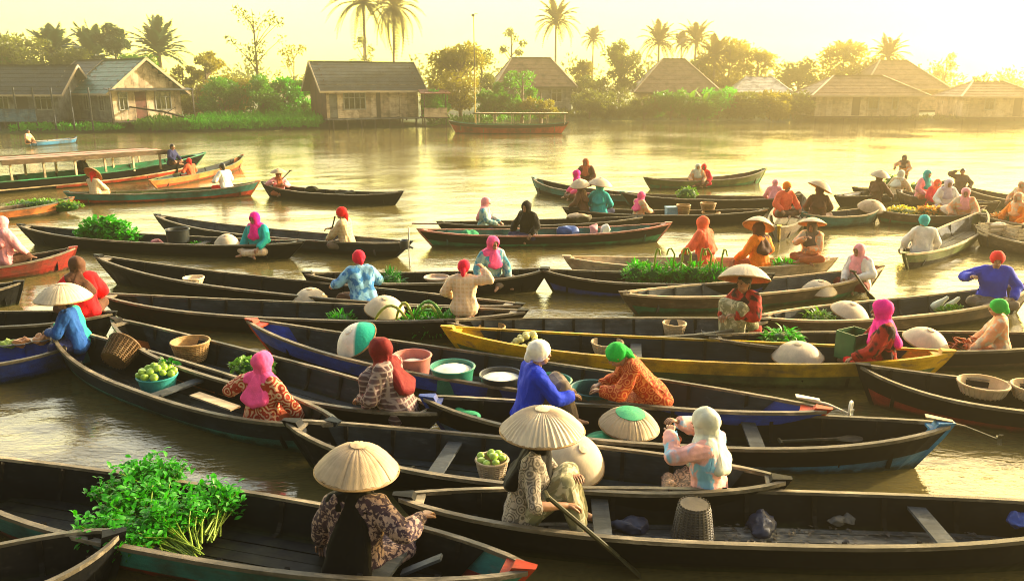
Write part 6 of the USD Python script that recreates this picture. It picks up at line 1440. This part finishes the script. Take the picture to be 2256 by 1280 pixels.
# bushes along the bank
BUSH = ((432, 175, 66, 3.0, 'gold', 'ochre bush right of the green roofed house'), (480, 178, 64, 3.2, 'mid', 'green bush below the small golden tree'), (525, 168, 66, 3.4, 'gold', 'yellow bush under the tall sparse tree'), (575, 172, 65, 3.4, 'mid', 'leafy bush in the middle of the green bank'),
        (625, 176, 66, 3.2, 'lime', 'bright bush near the stilt house'), (665, 182, 67, 2.6, 'mid', 'green bush touching the stilt house'), (965, 150, 70, 2.4, 'gold', 'golden bush behind the lean-to shed'), (960, 200, 64, 1.8, 'lime', 'bright bush beside the lean-to shed'),
        (1090, 185, 67, 2.4, 'mid', 'green bush by the mast pole'), (1275, 165, 80, 2.8, 'olive', 'olive bush at the broad house corner'), (1330, 168, 82, 3.4, 'olive', 'hazy bush beneath the small coconut palm'), (1300, 205, 74, 3.4, 'olive', 'olive bush at the water right of the broad house'), (1365, 205, 75, 3.6, 'olive', 'broad olive bush left of the hipped roof'),
        (1480, 205, 72, 3.2, 'mid', 'bush under the hipped roof'), (1585, 198, 73, 3.6, 'lime', 'sunny bush right of the hipped roof'), (1640, 210, 72, 3.6, 'olive', 'bush in front of the white roof'), (1700, 208, 72, 3.4, 'gold', 'golden bush right of the white roof'), (1752, 208, 73, 3.2, 'olive', 'bush left of the long riverside house'),
        (1420, 222, 72, 2.6, 'olive', 'low bush at the water under the hipped roof'), (1540, 222, 71, 2.8, 'mid', 'low dark bush at the water edge'), (2050, 215, 84, 3.0, 'gold', 'hazy bush between the right houses'))
for px, pt, d, w, m, txt in BUSH:
    tree(txt, px, pt, d, w * 1.15, m, .02, 18, 170, .2, 60, cat='bush', name='bush', trunk=.06)
BAN = leafy('banana_leaf', (.08, .2, .015), (.3, .42, .05), trans=.45)
for px, pt, txt in ((1522, 185, 'banana plant with upright leaves at the right bank'), (1552, 190, 'smaller banana plant beside the upright one')):
    c = at_y(px, pt, 71); o = thing('banana_plant', txt, 'plant', (c[0], 71, .4)); H = c[2] - .4
    part(o, 'stem', tube([(0, 0, -.2), (0, 0, H * .5)], [.12, .08], 8), FL['lime'], True)
    for k in range(9):
        a = k * 2.4; part(o, 'leaf', move(leaf(H * .62, .22, .25 + .08 * k, .25, 6), (0, 0, H * .42), ry=-1.25 + .1 * k, rz=a), BAN, True)
# green cover at the water's edge
def cover(name, label, pts, n, size, mat, seed, hh=.5):
    rng = np.random.default_rng(seed); P = []
    for _ in range(n):
        x, d = rng.uniform(*pts[0]), rng.uniform(0, 1) ** 1.3 * pts[1]
        w = at(x, 288, 0); P.append((w[0], bank_y(w[0]) - .8 + d, .1 + d * .1 + rng.uniform(0, hh)))
    P = np.array(P); d = np.stack([rng.normal(0, .5, n), rng.normal(-.2, .5, n), np.full(n, 1.0)], 1)
    solo(name, scatter((CARD[0] * size, CARD[1]), P, d, rng, (.5, 1.3), 1.5), mat, label, kind='stuff')
cover('ground_cover', 'bright green water plants along the bank between the houses', ((425, 690), 5.0), 3600, .34, FL['lime'], 1, .55)
cover('ground_cover', 'yellow green weeds at the water below the left houses', ((85, 300), 1.6), 900, .26, FL['lime'], 2, .35)
cover('ground_cover', 'dark waterside plants below the fallen branch', ((330, 440), 3.0), 1100, .3, FL['mid'], 3, .6)
cover('ground_cover', 'hazy grass along the right bank water line', ((1255, 1800), 3.5), 2600, .3, FL['olive'], 4, .5)
cover('ground_cover', 'weeds under the boat moored at the far bank', ((930, 1270), 3.0), 1500, .28, FL['mid'], 5, .4)
cover('ground_cover', 'hazy grass below the right edge houses', ((1780, 2320), 2.0), 1200, .26, FL['olive'], 6, .3)
o = thing('fallen_branch', 'dark bare branch slanting over the left water plants', 'branch', at(300, 275, 0))
p0, p1 = at_y(285, 236, 58.5) - at(300, 275, 0), at_y(440, 268, 58) - at(300, 275, 0)
part(o, 'stick', tube([p0, (p0 + p1) / 2 + (0, 0, .15), p1], [.06, .08, .05], 6), DARKW, True)
part(o, 'twig', tube([(p0 + p1) / 2, (p0 + p1) / 2 + (.9, 0, .5)], [.04, .01], 5), DARKW, True)
o = thing('mast_pole', 'tall thin pole with a small lamp bracket by the red boat', 'pole', at_y(1047, 262, 62) * (1, 1, 0))
zt = at_y(1045, 34, 62)[2]
part(o, 'lower_pole', tube([(0, 0, -.5), (0, 0, zt * .55)], .055, 8), plain('yellow_pole', (.5, .32, .03), .5, .2), 40); part(o, 'upper_pole', tube([(0, 0, zt * .55), (-.05, 0, zt)], [.045, .03], 8), DARKW, 40)
part(o, 'bracket', tube([(-.05, 0, zt), (.12, 0, zt + .12), (.25, 0, zt + .08)], .025, 5), DARKW, 40); part(o, 'lamp', ball((-.08, 0, zt - .02), (.13, .13, .1), 2), DARKW, True)
rng = np.random.default_rng(9); ms = []
for q in range(130):
    x = -75 + 190 * (q + rng.uniform(0, 1)) / 130; y = 112 + rng.uniform(-6, 14); hh = rng.uniform(1.4, 3.0) * (1.25 if q % 7 == 0 else 1)
    ms.append(blob_leaves((x, y, 1.2 + hh * .8), (2.0, 1.6, hh), 130, rng, .55))
solo('far_wood', join(*ms), FL['olive'], 'continuous hazy band of trees far behind the river houses', kind='stuff')
